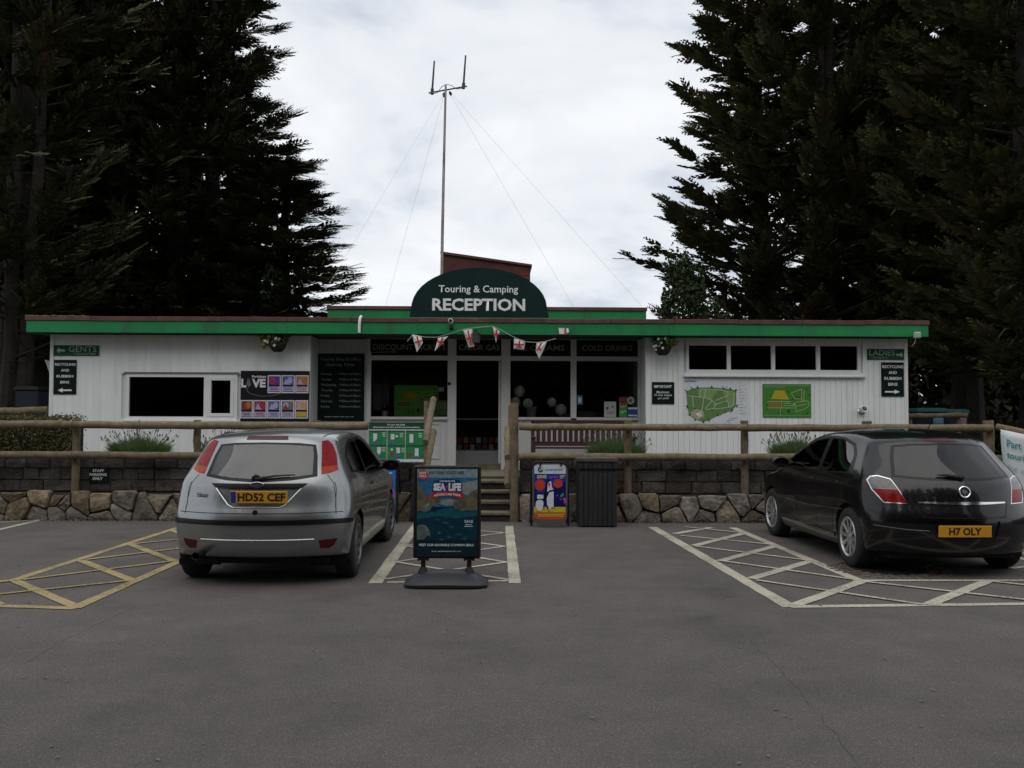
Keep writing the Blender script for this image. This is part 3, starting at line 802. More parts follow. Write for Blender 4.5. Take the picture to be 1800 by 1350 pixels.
def instance_mesh(name, temps, T, which, mat):
    """T: (N,3,4) transforms; one mesh of many sprays"""
    vs, fs, off = [], [], 0
    for ti, (V, Fc) in enumerate(temps):
        Tm = T[which == ti]
        if len(Tm) == 0: continue
        P = np.einsum('nij,vj->nvi', Tm[:, :, :3], V) + Tm[:, None, :, 3]
        vs.append(P.reshape(-1, 3)); nV = len(V)
        fs.append((Fc[None] + (np.arange(len(Tm))*nV)[:, None, None]).reshape(-1, 4) + off); off += len(Tm)*nV
    v = np.concatenate(vs).astype(np.float32); f = np.concatenate(fs).astype(np.int32)
    me = bpy.data.meshes.new(name)
    me.vertices.add(len(v)); me.vertices.foreach_set('co', v.ravel())
    me.loops.add(f.size); me.loops.foreach_set('vertex_index', f.ravel())
    me.polygons.add(len(f)); me.polygons.foreach_set('loop_start', np.arange(0, f.size, 4, dtype=np.int32))
    me.polygons.foreach_set('loop_total', np.full(len(f), 4, dtype=np.int32))
    me.update(); me.validate(); me.materials.append(mat); return me

def conifer(seed, H, zb, rmax, limbs, sprays, ssize, mat, up=(4, 22), longb=.10, dens_in=.3, trunks=1, bare=0):
    r = random.Random(seed); temps = [spray_template(r) for _ in range(5)]
    wood = MB(); Ts = []
    def add(p, d, roll, s):
        x = d.normalized(); z = Vector((0, 0, 1)); y = z.cross(x); y = y.normalized() if y.length > 1e-4 else Vector((0, 1, 0)); z = x.cross(y)
        c, q = math.cos(roll), math.sin(roll); y2 = y*c+z*q; z2 = z*c-y*q
        Ts.append([[x.x*s, y2.x*s, z2.x*s, p.x], [x.y*s, y2.y*s, z2.y*s, p.y], [x.z*s, y2.z*s, z2.z*s, p.z]])
    tops = []
    for k in range(trunks):
        ox, oy = (0, 0) if k == 0 else (r.uniform(-.9,.9), r.uniform(-.7,.7)); lean = Vector((r.uniform(-.04,.04), r.uniform(-.04,.04), 1))
        hh = H*(1 if k == 0 else r.uniform(.75,.95))
        P = [Vector((ox, oy, -.3))] + [Vector((ox, oy, 0)) + lean*(hh*i/7) + Vector((r.uniform(-.08,.08), r.uniform(-.08,.08), 0)) for i in range(1, 8)]
        rb = .34 if k == 0 else .18
        wood.tube(P, [rb*1.3]+[rb*(1-.85*i/7) for i in range(1, 8)], 8); tops.append((ox, oy, lean))
    for k in range(limbs):
        u = (k+r.random())/limbs; z0 = zb + (H*.985-zb)*u**1.05
        prof = (1-u)**.72 if u > .22 else (.72+.28*u/.22)*(.835)
        L = max(.5, rmax*prof*r.uniform(.62, 1.08))
        if r.random() < longb: L *= r.uniform(1.15, 1.42)
        az = k*2.399 + r.uniform(-.5, .5); el = R(r.uniform(*up))
        ox, oy, lean = tops[k % trunks]
        p0 = Vector((ox, oy, 0)) + lean*z0; p0.z = z0
        h = Vector((math.cos(az), math.sin(az), 0)); n = 6; P = []
        sag = r.uniform(-.10, .06)*L
        for i in range(n+1):
            t = i/n; P.append(p0 + h*(L*t*math.cos(el)) + Vector((0, 0, L*t*math.sin(el) + sag*4*t*(1-t)*.6 + .08*L*t*t*t)))
        wood.tube(P, [max(.008, .05*(1-.9*i/n)*(L/3)) for i in range(n+1)], 4, cap=False)
        ns = int(sprays*(.45+.55*L/rmax))
        for j in range(ns):
            t = 1 - (1-dens_in)*(r.random()**1.15) if r.random() > .12 else r.random()
            i = min(n-1, int(t*n)); q = P[i].lerp(P[i+1], t*n-i); d = (P[i+1]-P[i]).normalized()
            sd_ = r.choice((-1, 1)); ang = R(r.uniform(18, 72))*sd_*(1-.55*t)
            dd = Vector((d.x*math.cos(ang)-d.y*math.sin(ang), d.x*math.sin(ang)+d.y*math.cos(ang), d.z+r.uniform(-.30, .28)))
            q = q + Vector((r.uniform(-.10,.10), r.uniform(-.10,.10), r.uniform(-.14,.14)))*(.6+.4*L/rmax)
            add(q, dd, r.uniform(-.7, .7), ssize*r.uniform(.6, 1.2)*(1.1-.45*t))
        add(P[-1] - (P[-1]-P[-2])*.3, P[-1]-P[-2], 0, ssize*.75); add(P[-2], P[-1]-P[-2], .5, ssize*.85)
    for k in range(bare):                 # thin dead twigs low on the trunk
        z0 = r.uniform(1.8, zb+3); az = r.uniform(0, 6.28); L = r.uniform(.8, 2.2)
        p0 = Vector((tops[k % trunks][0], tops[k % trunks][1], z0)); d = Vector((math.cos(az), math.sin(az), r.uniform(-.15,.5)))
        wood.tube([p0, p0+d*L*.5, p0+d*L+Vector((0,0,r.uniform(-.2,.2)))], [.03,.02,.006], 4, cap=False)
    T = np.array(Ts); which = np.array([r.randrange(5) for _ in Ts])
    return instance_mesh('crown', temps, T, which, mat), wood.mesh('trunk', m_bark, smooth=True)

TREE = {
 'La': conifer(1, 18, 2.2, 3.5, 165, 40, .80, m_con_l, up=(2, 20), longb=.12, trunks=2, bare=26),
 'Lb': conifer(2, 19, 2.6, 3.2, 145, 36, .82, m_con_l, up=(10, 38), longb=.08, trunks=3, bare=34),
 'Ra': conifer(3, 17, 1.6, 4.3, 150, 44, .84, m_con_r, up=(4, 26), longb=.13, trunks=1),
 'Rb': conifer(4, 18, 1.9, 4.0, 145, 42, .86, m_con_r, up=(8, 34), longb=.10, trunks=2),
}
def plant(kind, x, y, rz, sc, label, group, z=TZ, name='cypress_tree', szc=None):
    t = empty(name, (x, y, z), rz); t.scale = (sc, sc, szc or sc)
    cr, tr = TREE[kind]; link('trunk', tr, t); link('crown', cr, t)
    tag(t, label, 'tree', group); return t
GL, GR = 'dark conifers left of the reception', 'dark conifers right of the reception'
def pxp(px, Y): return (px-900)/F_PX*Y
for kind, px, Y, rz, sc, lab in [
    ('Lb', 18, 19.6, .4, 1.0, 'thick trunked dark conifer at the left edge beside the building end'),
    ('La', 105, 23.5, 2.2, 1.05, 'dark conifer rising behind the left end of the green fascia'),
    ('Lb', 205, 25.5, 4.1, 1.0, 'airy many stemmed conifer behind the left window'),
    ('La', 300, 24.2, 1.1, 1.0, 'dark conifer above the left hanging basket side'),
    ('La', 375, 24.6, 5.3, .96, 'rightmost left hand conifer with long branches reaching to the mast'),
    ('Lb', 350, 29.5, 3.0, 1.0, 'conifer standing furthest back in the left group'),
    ('La', -90, 22.0, 0.3, 1.0, 'conifer cut by the left picture edge'),
    ('Lb', 45, 30.0, 1.9, 1.05, 'far conifer filling the gap at the left edge')]:
    plant(kind, pxp(px, Y), Y, rz, sc, lab, GL, szc=sc*(.90 if px == 375 else 1))
for kind, px, Y, rz, sc, lab in [
    ('Ra', 1358, 25.0, .6, 1.0, 'leftmost right hand conifer with feathery branches against the sky'),
    ('Rb', 1460, 24.0, 2.0, .98, 'olive conifer above the right hand window row'),
    ('Ra', 1585, 25.5, 3.7, 1.05, 'dense conifer behind the right end of the fascia'),
    ('Rb', 1700, 21.5, 5.0, 1.0, 'dark conifer right of the ladies sign'),
    ('Ra', 1822, 19.0, 1.4, .95, 'nearest dark conifer at the right picture edge'),
    ('Rb', 1520, 30.5, 4.4, 1.08, 'conifer standing furthest back in the right group'),
    ('Ra', 1770, 28.5, 2.7, 1.0, 'far conifer at the back of the right edge')]:
    plant(kind, pxp(px, Y), Y, rz, sc, lab, GR, szc=sc*(.90 if px == 1358 else 1))
low = plant('La', pxp(492, 23.4), 23.4, 2.6, 1.02, 'low spreading conifer whose branch tips reach towards the raised roof', GL, szc=.43)
# conifers on the near side of the car park, met only in the car windows and panes
for k in range(14):
    x = -24 + 3.7*k; plant(['Ra', 'Rb'][k % 2], x, -11.0 - 2.5*(k % 2), k*1.3, 1.2, 'dark conifer on the far side of the car park mirrored in the windows', 'conifers facing the reception', z=0)

# ============================================================ broadleaf shrubs and hedge
def leafball(seed, n, rx, ry, rz, size, mat, shell=.45, flat=False, name='foliage'):
    r = np.random.default_rng(seed)
    V = np.array([(0,0,0),(.5,.30,.05),(1.05,0,-.05),(.5,-.30,.05)]); Fc = np.array([(0,1,2,3)])
    if flat:
        P = np.stack([r.uniform(-rx, rx, n), r.uniform(-ry, ry, n), r.uniform(0, rz, n)], 1)
        s = r.integers(0, 5, n); P[s == 0, 1] = -ry + r.normal(0, .02, (s == 0).sum()); P[s == 1, 1] = -ry + r.normal(0, .03, (s == 1).sum()); P[s == 2, 2] = rz + r.normal(0, .025, (s == 2).sum())
    else:
        d = r.normal(size=(n, 3)); d /= np.linalg.norm(d, axis=1)[:, None]
        cl = .78 + .22*np.sin(d[:, 0]*5+seed)*np.cos(d[:, 1]*4+2*seed)*np.sin(d[:, 2]*6)
        P = d*(np.array([rx, ry, rz])*((1-shell)+shell*r.random(n))[:, None]**.6)*cl[:, None]; P[:, 2] += rz
    a = r.normal(size=(n, 3)); a /= np.linalg.norm(a, axis=1)[:, None]
    b = np.cross(a, r.normal(size=(n, 3))); b /= np.linalg.norm(b, axis=1)[:, None]; c = np.cross(a, b)
    s = size*r.uniform(.6, 1.3, n)
    T = np.stack([a*s[:, None], b*s[:, None], c*s[:, None], P], 2)
    return instance_mesh(name, [(V, Fc)], T, np.zeros(n, int), mat)
def shrub(name, px, Y, z, rx, ry, rz, n, size, mat, label, cat='shrub', seed=5, group=None):
    t = empty(name, (pxp(px, Y), Y, z)); tag(t, label, cat, group)
    MB().tube([(0,0,-.1),(.05,0,rz*.7),(0,.05,rz*1.4)], [.10,.06,.02], 6).build('trunk', m_bark, t, smooth=True)
    link('crown', leafball(seed, n, rx, ry, rz, size, mat, name='crown'), t); return t
shrub('leafy_tree', 1200, 21.6, TZ, .72, .9, 2.75, 7500, .10, m_broad, 'pale green ivy clad shrub left of the right hand conifers', 'tree', 7)
shrub('leafy_tree', 1245, 22.5, TZ, 1.0, .9, 2.3, 5200, .10, m_broad, 'green shrub showing above the roof beside the right conifers', 'tree', 8)
shrub('leafy_tree', 490, 22.3, TZ, 1.0, .9, 2.6, 6500, .11, foliage_mat('deep_green_leaves', [(.012,.022,.009), (.02,.035,.013), (.03,.05,.018), (.045,.065,.025)]), 'deep green broadleaf tree under the left conifers above the fascia', 'tree', 9)
shrub('leafy_tree', 1515, 21.8, TZ, 1.6, 1.0, 1.7, 4200, .10, m_con_r, 'dark shrub peeping over the right end of the roof', 'tree', 10)
shrub('leafy_tree', 600, 40, TZ, 3.0, 2.0, 2.55, 3000, .22, m_broad, 'distant tree top showing left of the raised roof', 'tree', 12)
shrub('leafy_tree', 662, 42, TZ, 2.0, 2.0, 2.50, 2200, .22, m_broad, 'distant low tree top beside the raised roof coping', 'tree', 13)
# clipped hedge left of the building
m_hedge = foliage_mat('hedge_leaves', [(.026,.032,.012), (.058,.064,.022), (.11,.105,.036), (.20,.17,.06)])
hx0, hx1 = at(-150, 760, 14.75).x, at(133, 760, 14.75).x
hg = empty('clipped_hedge', ((hx0+hx1)/2, 14.9, .82)); tag(hg, 'clipped dark box hedge behind the left fence end', 'hedge')
hh = at(60, 734, 14.6).z - .82; hwid = (hx1-hx0)/2
MB().box(-hwid+.06, hwid-.06, -.22, .25, 0, hh-.06).build('inner_core', M('hedge_twigs', (.010,.009,.006), .95, var=(20,.5), bump=(30,1)), hg)
link('foliage', leafball(21, 15000, hwid, .30, hh, .030, m_hedge, flat=True), hg)
# hedges glimpsed between the trunks, sunlight put into their green
m_bright = foliage_mat('sunlit_hedge_leaves', [(.05,.12,.015), (.09,.20,.025), (.12,.25,.03), (.16,.30,.05)])
for px0, px1, lab, sd_ in ((-40, 12, 'bright green hedge glimpsed at the left edge', 31), (1712, 1741, 'bright green hedge glimpsed between right hand trunks', 32), (1748, 1759, 'small bright green patch of hedge near the corner post', 33)):
    a, b = at(px0, 722, 33), at(px1, 722, 33); tz_ = at(900, 711, 33).z
    t = empty('far_hedge', ((a.x+b.x)/2, 33, TZ)); tag(t, lab, 'hedge')
    w_ = (b.x-a.x)/2
    MB().box(-w_+.04, w_-.04, -.3, .3, 0, tz_-TZ-.05).build('inner_core', M('sunlit_twigs', (.04,.09,.015), .9), t)
    link('foliage', leafball(sd_, 2500, w_, .34, tz_-TZ, .09, m_bright, flat=True), t)
# undergrowth that closes the view between the trunks: one dark mass; the last is added for the reflections
for x0, x1, y0, h_, n_, lab, sd_ in ((-42, -9, 34, 5.0, 22000, 'dark undergrowth behind the left conifers', 41), (10.5, 44, 33, 5.0, 22000, 'dark undergrowth behind the right conifers', 42),
        (-22, -10.6, 27, 3.2, 9000, 'nearer dark undergrowth beside the left building end', 43), (11.2, 24, 25.5, 4.6, 19000, 'nearer dark undergrowth beside the right building end', 44), (-30, 30, -17, 8.5, 42000, 'unseen hedge mass added across the car park to darken the panes', 45)):
    o = link('undergrowth', leafball(sd_, n_, (x1-x0)/2, .9, h_, .36, m_con_l, flat=True, name='undergrowth')); o.location = ((x0+x1)/2, y0, TZ if y0 > 0 else 0); o.rotation_euler = (0, 0, 0 if y0 > 0 else math.pi); tag(o, lab, 'undergrowth', kind='stuff')
    if y0 < 0: MB().box(x0+.3, x1-.3, -.1, .5, 0, h_-.4).build('inner_core', M('added_hedge_core', (.010,.011,.008), .95, var=(2,.5)), o)  # unseen solid core, added to keep sky out of the pane reflections

# ============================================================ lavender on the wall
m_lav = foliage_mat('lavender_green', [(.045,.085,.03), (.075,.14,.045), (.11,.18,.065), (.15,.22,.10)])
m_lavst = M('lavender_stalk', (.11,.11,.065), .9)
m_lavf = M('lavender_bud', (.09,.075,.085), .9)
def lavender(px, Y, w, h, label, seed, n=1500):
    r = random.Random(seed); p = at(px, 800, Y); t = empty('lavender_bush', (p.x, Y, .84)); tag(t, label, 'bush', 'lavender bushes on the wall')
    f = MB(); s_ = MB(); b = MB()
    for k in range(n):
        a = r.uniform(0, 6.28); rr = r.random()**.6; bx, by = .25*w*rr*math.cos(a), .16*rr*math.sin(a)
        L = h*.78*r.uniform(.55, 1.05)*(1-.35*rr); dx, dy = (w*.26*rr*math.cos(a)+r.uniform(-.06,.06)), .12*rr*math.sin(a); ww = .009
        f.add([(bx-ww, by, 0), (bx+ww, by, 0), (bx+dx*.5+ww, by+dy*.5, L*.6), (bx+dx, by+dy, L), (bx+dx*.5-ww, by+dy*.5, L*.6)], [(0,1,2,3,4)])
    for k in range(85):
        a = r.uniform(0, 6.28); rr = r.random()**.5; L = h*r.uniform(.75, 1.12)
        x, y = w*.5*rr*math.cos(a), .18*rr*math.sin(a)
        e_ = Vector((x*1.1, y, L*(1-.32*rr))); s_.tube([(x*.3, y*.5, .05), (x*.75, y, L*.55*(1-.2*rr)), e_], .0028, 3, cap=False)
        b.ball(e_, .011, 5, 4, (.8, .8, 2.2))
    f.build('foliage', m_lav, t); s_.build('flower_stalks', m_lavst, t)['kind'] = 'stuff'; b.build('flower_buds', m_lavf, t)['kind'] = 'stuff'
lavender(245, 14.7, 1.15, .60, 'lavender bush above the staff parking sign', 1)
lavender(395, 14.7, .95, .56, 'lavender bush half hidden behind the silver car roof', 2)
lavender(1082, 14.7, 1.05, .60, 'lavender bush in front of the bench end', 3)
lavender(1400, 14.7, 1.0, .58, 'lavender bush beside the black car windscreen', 4)
# ============================================================ cars
def spline(pts):
    P = [Vector((p[0], p[1])) for p in pts]; n = len(P)
    d = [0.0]
    for a, b in zip(P, P[1:]): d.append(d[-1] + (b-a).length)
    L = d[-1]
    def f(t):
        s = min(max(t, 0), 1)*L; i = 0
        while i < n-2 and s > d[i+1]: i += 1
        u = (s-d[i])/(d[i+1]-d[i]); p1, p2 = P[i], P[i+1]
        h = d[i+1]-d[i]
        m1 = (P[i+1]-P[i-1])/(d[i+1]-d[i-1])*h if i > 0 else (p2-p1)
        m2 = (P[i+2]-P[i])/(d[i+2]-d[i])*h if i < n-2 else (p2-p1)
        u2, u3 = u*u, u*u*u
        return p1*(2*u3-3*u2+1) + m1*(u3-2*u2+u) + p2*(-2*u3+3*u2) + m2*(u3-u2)
    return f
def lerp_tab(tab, x):
    if x <= tab[0][0]: return tab[0][1]
    for (a, va), (b, vb) in zip(tab, tab[1:]):
        if x <= b:
            t = (x-a)/(b-a); t = t*t*(3-2*t); return va+(vb-va)*t
    return tab[-1][1]

class Car:
    def __init__(s, name, label, spec, loc, rz, paint):
        s.sp = spec; s.paint = paint
        s.root = empty(name, loc, rz); tag(s.root, label, 'car')
        s.shell()
    def X(s, y, z):
        sp = s.sp
        w = sp['W']*lerp_tab(sp['plan'], y)
        zb = sp['belt']
        w *= lerp_tab([(0.15, .93), (.35, .975), (.55, 1.0), (.75, 1.0), (zb, .975)], z) if z < zb else .975
        if z > zb: w -= (z-zb)*lerp_tab(sp['tumble'], y)
        return w
    def shell(s):
        sp = s.sp; Rf, Ff, Tf, Bf = (spline(sp[k]) for k in ('R', 'F', 'T', 'B'))
        A = [-1, -.83, -.66, -.50, -.33, -.165, 0, .165, .33, .50, .66, .83, 1]
        Bv = [0, .048, .092] + [.092+.833*i/30 for i in range(1, 31)] + [.965, 1]
        Cv = [0, .03, .08, .15, .23, .31, .39, .47, .55, .63, .71, .78, .85, .92, 1]
        bowr, bowf, crown = sp['bow_r'], sp['bow_f'], sp['crown']
        nA, nB, nC = len(A), len(Bv), len(Cv)
        def Rc(c): p = Rf(c); return Vector((p.x + lerp_tab(bowr, p.y), p.y - (crown if c > .999 else crown*max(0, (c-.8)/.2)**2)))
        def Fc_(c): p = Ff(c); return Vector((p.x - bowf, p.y - crown*c*c*.6))
        cr = Rc(1); cf = Fc_(1)
        def Tc(b):
            p = Tf(b); q = Vector((p.x, p.y - crown))
            t0, t1 = Tf(0), Tf(1)
            e0, e1 = cr - Vector((t0.x, t0.y-crown)), cf - Vector((t1.x, t1.y-crown))
            k0, k1 = max(0, 1-b/.25), max(0, (b-.7)/.3)
            return q + e0*k0*k0 + e1*k1
        def Bc(b):
            p = Bf(b); e0, e1 = Rc(0)-Bf(0), Fc_(0)-Bf(1); return p + e0*max(0, 1-b/.2) + e1*max(0, (b-.8)/.2)
        P00, P01, P10, P11 = Rc(0), Rc(1), Fc_(0), Fc_(1)
        def side(b, c):
            return Rc(c)*(1-b) + Fc_(c)*b + Bc(b)*(1-c) + Tc(b)*c - (P00*(1-b)*(1-c) + P10*b*(1-c) + P01*(1-b)*c + P11*b*c)
        V, idx = [], {}
        def vert(i, j, k):
            key = (i, j, k)
            if key in idx: return idx[key]
            a, b, c = A[i], Bv[j], Cv[k]; q = side(b, c); w = s.X(q.x, q.y)
            if i in (0, nA-1): p = (a*w, q.x, q.y)
            elif j == 0:
                m = Rf(c); e = abs(a)**2.3; p = (a*w, m.x+(q.x-m.x)*e, m.y+(q.y-m.y)*abs(a)**2)
            elif j == nB-1:
                m = Ff(c); e = abs(a)**2; p = (a*w, m.x+(q.x-m.x)*e, m.y+(q.y-m.y)*e)
            elif k == nC-1:
                m = Tf(b); e = abs(a)**2.2; p = (a*w, m.x+(q.x-m.x)*e, m.y+(q.y-m.y)*e)
            else: p = (a*w, q.x, q.y)
            idx[key] = len(V); V.append(p); return idx[key]
        F = []
        for j in range(nB-1):
            for k in range(nC-1):
                for i, fl in ((0, 0), (nA-1, 1)):
                    q = [vert(i, j, k), vert(i, j+1, k), vert(i, j+1, k+1), vert(i, j, k+1)]; F.append(q if fl else q[::-1])
        for i in range(nA-1):
            for k in range(nC-1):
                F.append([vert(i, 0, k), vert(i+1, 0, k), vert(i+1, 0, k+1), vert(i, 0, k+1)])
                F.append([vert(i, nB-1, k), vert(i, nB-1, k+1), vert(i+1, nB-1, k+1), vert(i+1, nB-1, k)])
            for j in range(nB-1):
                F.append([vert(i, j, nC-1), vert(i+1, j, nC-1), vert(i+1, j+1, nC-1), vert(i, j+1, nC-1)])
                F.append([vert(i, j, 0), vert(i, j+1, 0), vert(i+1, j+1, 0), vert(i+1, j, 0)])
        me = bpy.data.meshes.new('body'); me.from_pydata(V, [], F)
        ob = link('body', me); md = ob.modifiers.new('s', 'SUBSURF'); md.levels = 2; md.render_levels = 2
        dg = bpy.context.evaluated_depsgraph_get(); dg.update()
        me2 = bpy.data.meshes.new_from_object(ob.evaluated_get(dg)); bpy.data.objects.remove(ob, do_unlink=True)
        s.bm = bmesh.new(); s.bm.from_mesh(me2); s.bm.normal_update()
        s.tree = BVHTree.FromBMesh(s.bm)
        s.nrm = [v.normal.copy() for v in s.bm.verts]; s.kd = KDTree(len(s.nrm))
        for i, v in enumerate(s.bm.verts): s.kd.insert(v.co, i)
        s.kd.balance()
        s.extra = []
    # ---- view is 'rear', 'left', 'right' or 'top'
    def uv(s, co, view):
        return (co.x, co.z) if view == 'rear' else ((co.y, co.z) if view in ('left', 'right') else (co.x, co.y))
    def ok(s, f, view):
        n = f.normal; c = f.calc_center_median()
        if view == 'rear': return n.y < -.20 and c.y < s.sp['rear_depth']
        if view == 'left': return n.x < -.12 and c.x < 0
        if view == 'right': return n.x > .12 and c.x > 0
        return n.z > .3
    def carve(s, name, poly, view, mat, depth=0.0, parent=None, bm=None, keep=False, smooth=True, maxdepth=None, wallmat=None):
        bm = bm or s.bm; xs = [p[0] for p in poly]; ys = [p[1] for p in poly]; x0, x1, y0, y1 = min(xs), max(xs), min(ys), max(ys)
        def touch(f):
            us = [s.uv(v.co, view) for v in f.verts]
            return not (max(u[0] for u in us) < x0 or min(u[0] for u in us) > x1 or max(u[1] for u in us) < y0 or min(u[1] for u in us) > y1)
        fs = [f for f in bm.faces if s.ok(f, view) and touch(f)]
        geom = list({*fs, *[e for f in fs for e in f.edges], *[v for f in fs for v in f.verts]})
        for i in range(len(poly)):
            a, b = poly[i], poly[(i+1) % len(poly)]; nx, ny = b[1]-a[1], -(b[0]-a[0]); L = math.hypot(nx, ny)
            if L < 1e-6: continue
            if view == 'rear': co, no = (a[0], 0, a[1]), (nx, 0, ny)
            elif view in ('left', 'right'): co, no = (0, a[0], a[1]), (0, nx, ny)
            else: co, no = (a[0], a[1], 0), (nx, ny, 0)
            r = bmesh.ops.bisect_plane(bm, geom=geom, dist=1e-5, plane_co=co, plane_no=no)
            geom = [g_ for g_ in r['geom'] if g_.is_valid]
        def inside(p):
            x, y = p; c = False
            for i in range(len(poly)):
                (xa, ya), (xb, yb) = poly[i], poly[i-1]
                if (ya > y) != (yb > y) and x < (xb-xa)*(y-ya)/(yb-ya)+xa: c = not c
            return c
        bm.normal_update()
        sel = [f for f in geom if isinstance(f, bmesh.types.BMFace) and f.is_valid and inside(s.uv(f.calc_center_median(), view))]
        nb = bmesh.new(); vm = {}
        def nv(v):
            if v not in vm: vm[v] = nb.verts.new(v.co - v.normal*depth)
            return vm[v]
        ss = set(sel); walls = []
        for f in sel:
            try: nb.faces.new([nv(v) for v in f.verts])
            except ValueError: pass
        if abs(depth) > 1e-6:
            om = {}
            for f in sel:
                for lp_ in f.loops:
                    e = lp_.edge
                    if sum(1 for g_ in e.link_faces if g_ in ss) == 1:
                        a, b = lp_.vert, lp_.link_loop_next.vert
                        for v in (a, b):
                            if v not in om: om[v] = nb.verts.new(v.co.copy())
                        try: nb.faces.new([om[a], om[b], vm[b], vm[a]])
                        except ValueError: pass
        if not keep: bmesh.ops.delete(bm, geom=sel, context='FACES')
        nb.normal_update()
        if mat is None: return nb
        return s.out(name, nb, mat, parent, smooth)
    def out(s, name, nb, mat, parent=None, smooth=True, flip=1):
        me = bpy.data.meshes.new(name); nb.to_mesh(me); nb.free(); me.materials.append(mat)
        if smooth:
            me.polygons.foreach_set('use_smooth', [True]*len(me.polygons))
            N = []
            for v in me.vertices:
                a = Vector((0, 0, 0))
                for co, i, d in s.kd.find_n(v.co, 4): a += s.nrm[i]/(d+.002)
                N.append(a.normalized()*flip)
            if 'glass' in name or 'screen' in name:      # panes: one smooth curve
                Pc = np.array([v.co[:] for v in me.vertices]); U = (Pc[:, 0], Pc[:, 2]) if 'screen' in name and 'wind' not in name else ((Pc[:, 1], Pc[:, 2]) if 'glass' in name else (Pc[:, 0], Pc[:, 1]))
                Bs = np.stack([U[0]**i*U[1]**j for i in range(4) for j in range(4-i)], 1); A_ = np.array([n[:] for n in N])
                N = [Vector(q).normalized() for q in Bs @ np.linalg.lstsq(Bs, A_, rcond=None)[0]]
            me.normals_split_custom_set_from_vertices(N)
        return link(name, me, parent or s.root)
    def both(s, name, poly, view, mat, depth=0.0):
        if view == 'rear':
            a = s.carve(name, poly, 'rear', mat, depth); b = s.carve(name, [(-x, z) for x, z in poly], 'rear', mat, depth)
        else:
            a = s.carve(name, poly, 'right', mat, depth); b = s.carve(name, poly, 'left', mat, depth)
        return a, b
    def hit(s, u, w, view):
        if view == 'rear': o, d = Vector((u, -3, w)), Vector((0, 1, 0))
        elif view == 'right': o, d = Vector((3, u, w)), Vector((-1, 0, 0))
        elif view == 'left': o, d = Vector((-3, u, w)), Vector((1, 0, 0))
        else: o, d = Vector((u, w, 3)), Vector((0, 0, -1))
        p, n, _, _ = s.tree.ray_cast(o, d)
        return (p, n) if p else (None, None)
    def strip(s, name, pts, view, w, mat, lift=.0015, step=.03, thick=0.0, parent=None):
        """thin ribbon laid on the body along a line"""
        P = []
        for a, b in zip(pts, pts[1:]):
            n = max(1, int(math.hypot(b[0]-a[0], b[1]-a[1])/step))
            for i in range(n): P.append((a[0]+(b[0]-a[0])*i/n, a[1]+(b[1]-a[1])*i/n))
        P.append(pts[-1]); H = [s.hit(*p, view) for p in P]; H = [h for h in H if h[0]]
        mb = MB()
        for i, (p, n) in enumerate(H):
            d = (H[min(i+1, len(H)-1)][0] - H[max(i-1, 0)][0]).normalized(); t = d.cross(n).normalized()*w/2
            mb.v += [tuple(p+n*lift+t), tuple(p+n*(lift+thick)), tuple(p+n*lift-t)]
        for i in range(len(H)-1):
            for k in (0, 1): mb.f.append((3*i+k, 3*i+k+1, 3*i+3+k+1, 3*i+3+k))
        return mb.build(name, mat, parent or s.root, smooth=True)
    def wheel(s, x, y, r, mat_rim, spokes, wr, side, steer=0.0):
        c = empty('wheel', (x, y, r), 0, s.root); c.rotation_euler = (0, 0, steer)
        tw = .195; rr = wr
        prof = [(rr, -tw/2+.01), (rr+.012, -tw/2), (r-.045, -tw/2), (r-.015, -tw/2+.012), (r, -tw/2+.035), (r, tw/2-.035), (r-.015, tw/2-.012), (r-.045, tw/2), (rr+.012, tw/2), (rr, tw/2-.01)]
        MB().lathe(prof, 40, axis='x').build('tyre', M('tyre_rubber', (.014,.014,.014), .85, var=(30,.3)), c, smooth=True)
        o = side*(tw/2)
        rim = MB().lathe([(rr+.004, o-side*.004), (rr-.008, o+side*.004), (rr-.022, o-side*.012), (rr-.03, o-side*.10)], 40, axis='x')
        n = spokes
        for k in range(n):
            a = 2*math.pi*k/n + .1
            def pt(rad, tt, dx): return (o-side*dx, rad*math.cos(a)-tt*math.sin(a), rad*math.sin(a)+tt*math.cos(a))
            w0, w1 = .021, .030 if n <= 9 else .020
            q = [pt(.03, -w0, .022), pt(.03, w0, .022), pt(rr-.018, w1, .012), pt(rr-.018, -w1, .012), pt(.03, -w0, .06), pt(.03, w0, .06), pt(rr-.018, w1, .06), pt(rr-.018, -w1, .06),
                 pt(.03, 0, .014), pt(rr-.018, 0, .004)]
            rim.add(q, [(0,8,9,3),(8,1,2,9),(1,5,6,2),(0,3,7,4)])
        rim.build('rim', mat_rim, c, smooth=False)
        MB().lathe([(.001, o-side*.004), (.028, o-side*.006), (.045, o-side*.016), (.05, o-side*.05)], 20, axis='x').build('hub_cap', mat_rim, c, smooth=True)
        MB().lathe([(.001, o-side*.085), (rr-.03, o-side*.085)], 24, axis='x').build('brake_shadow_disc', M('brake_dark', (.012,.012,.012), .7, .3), c)
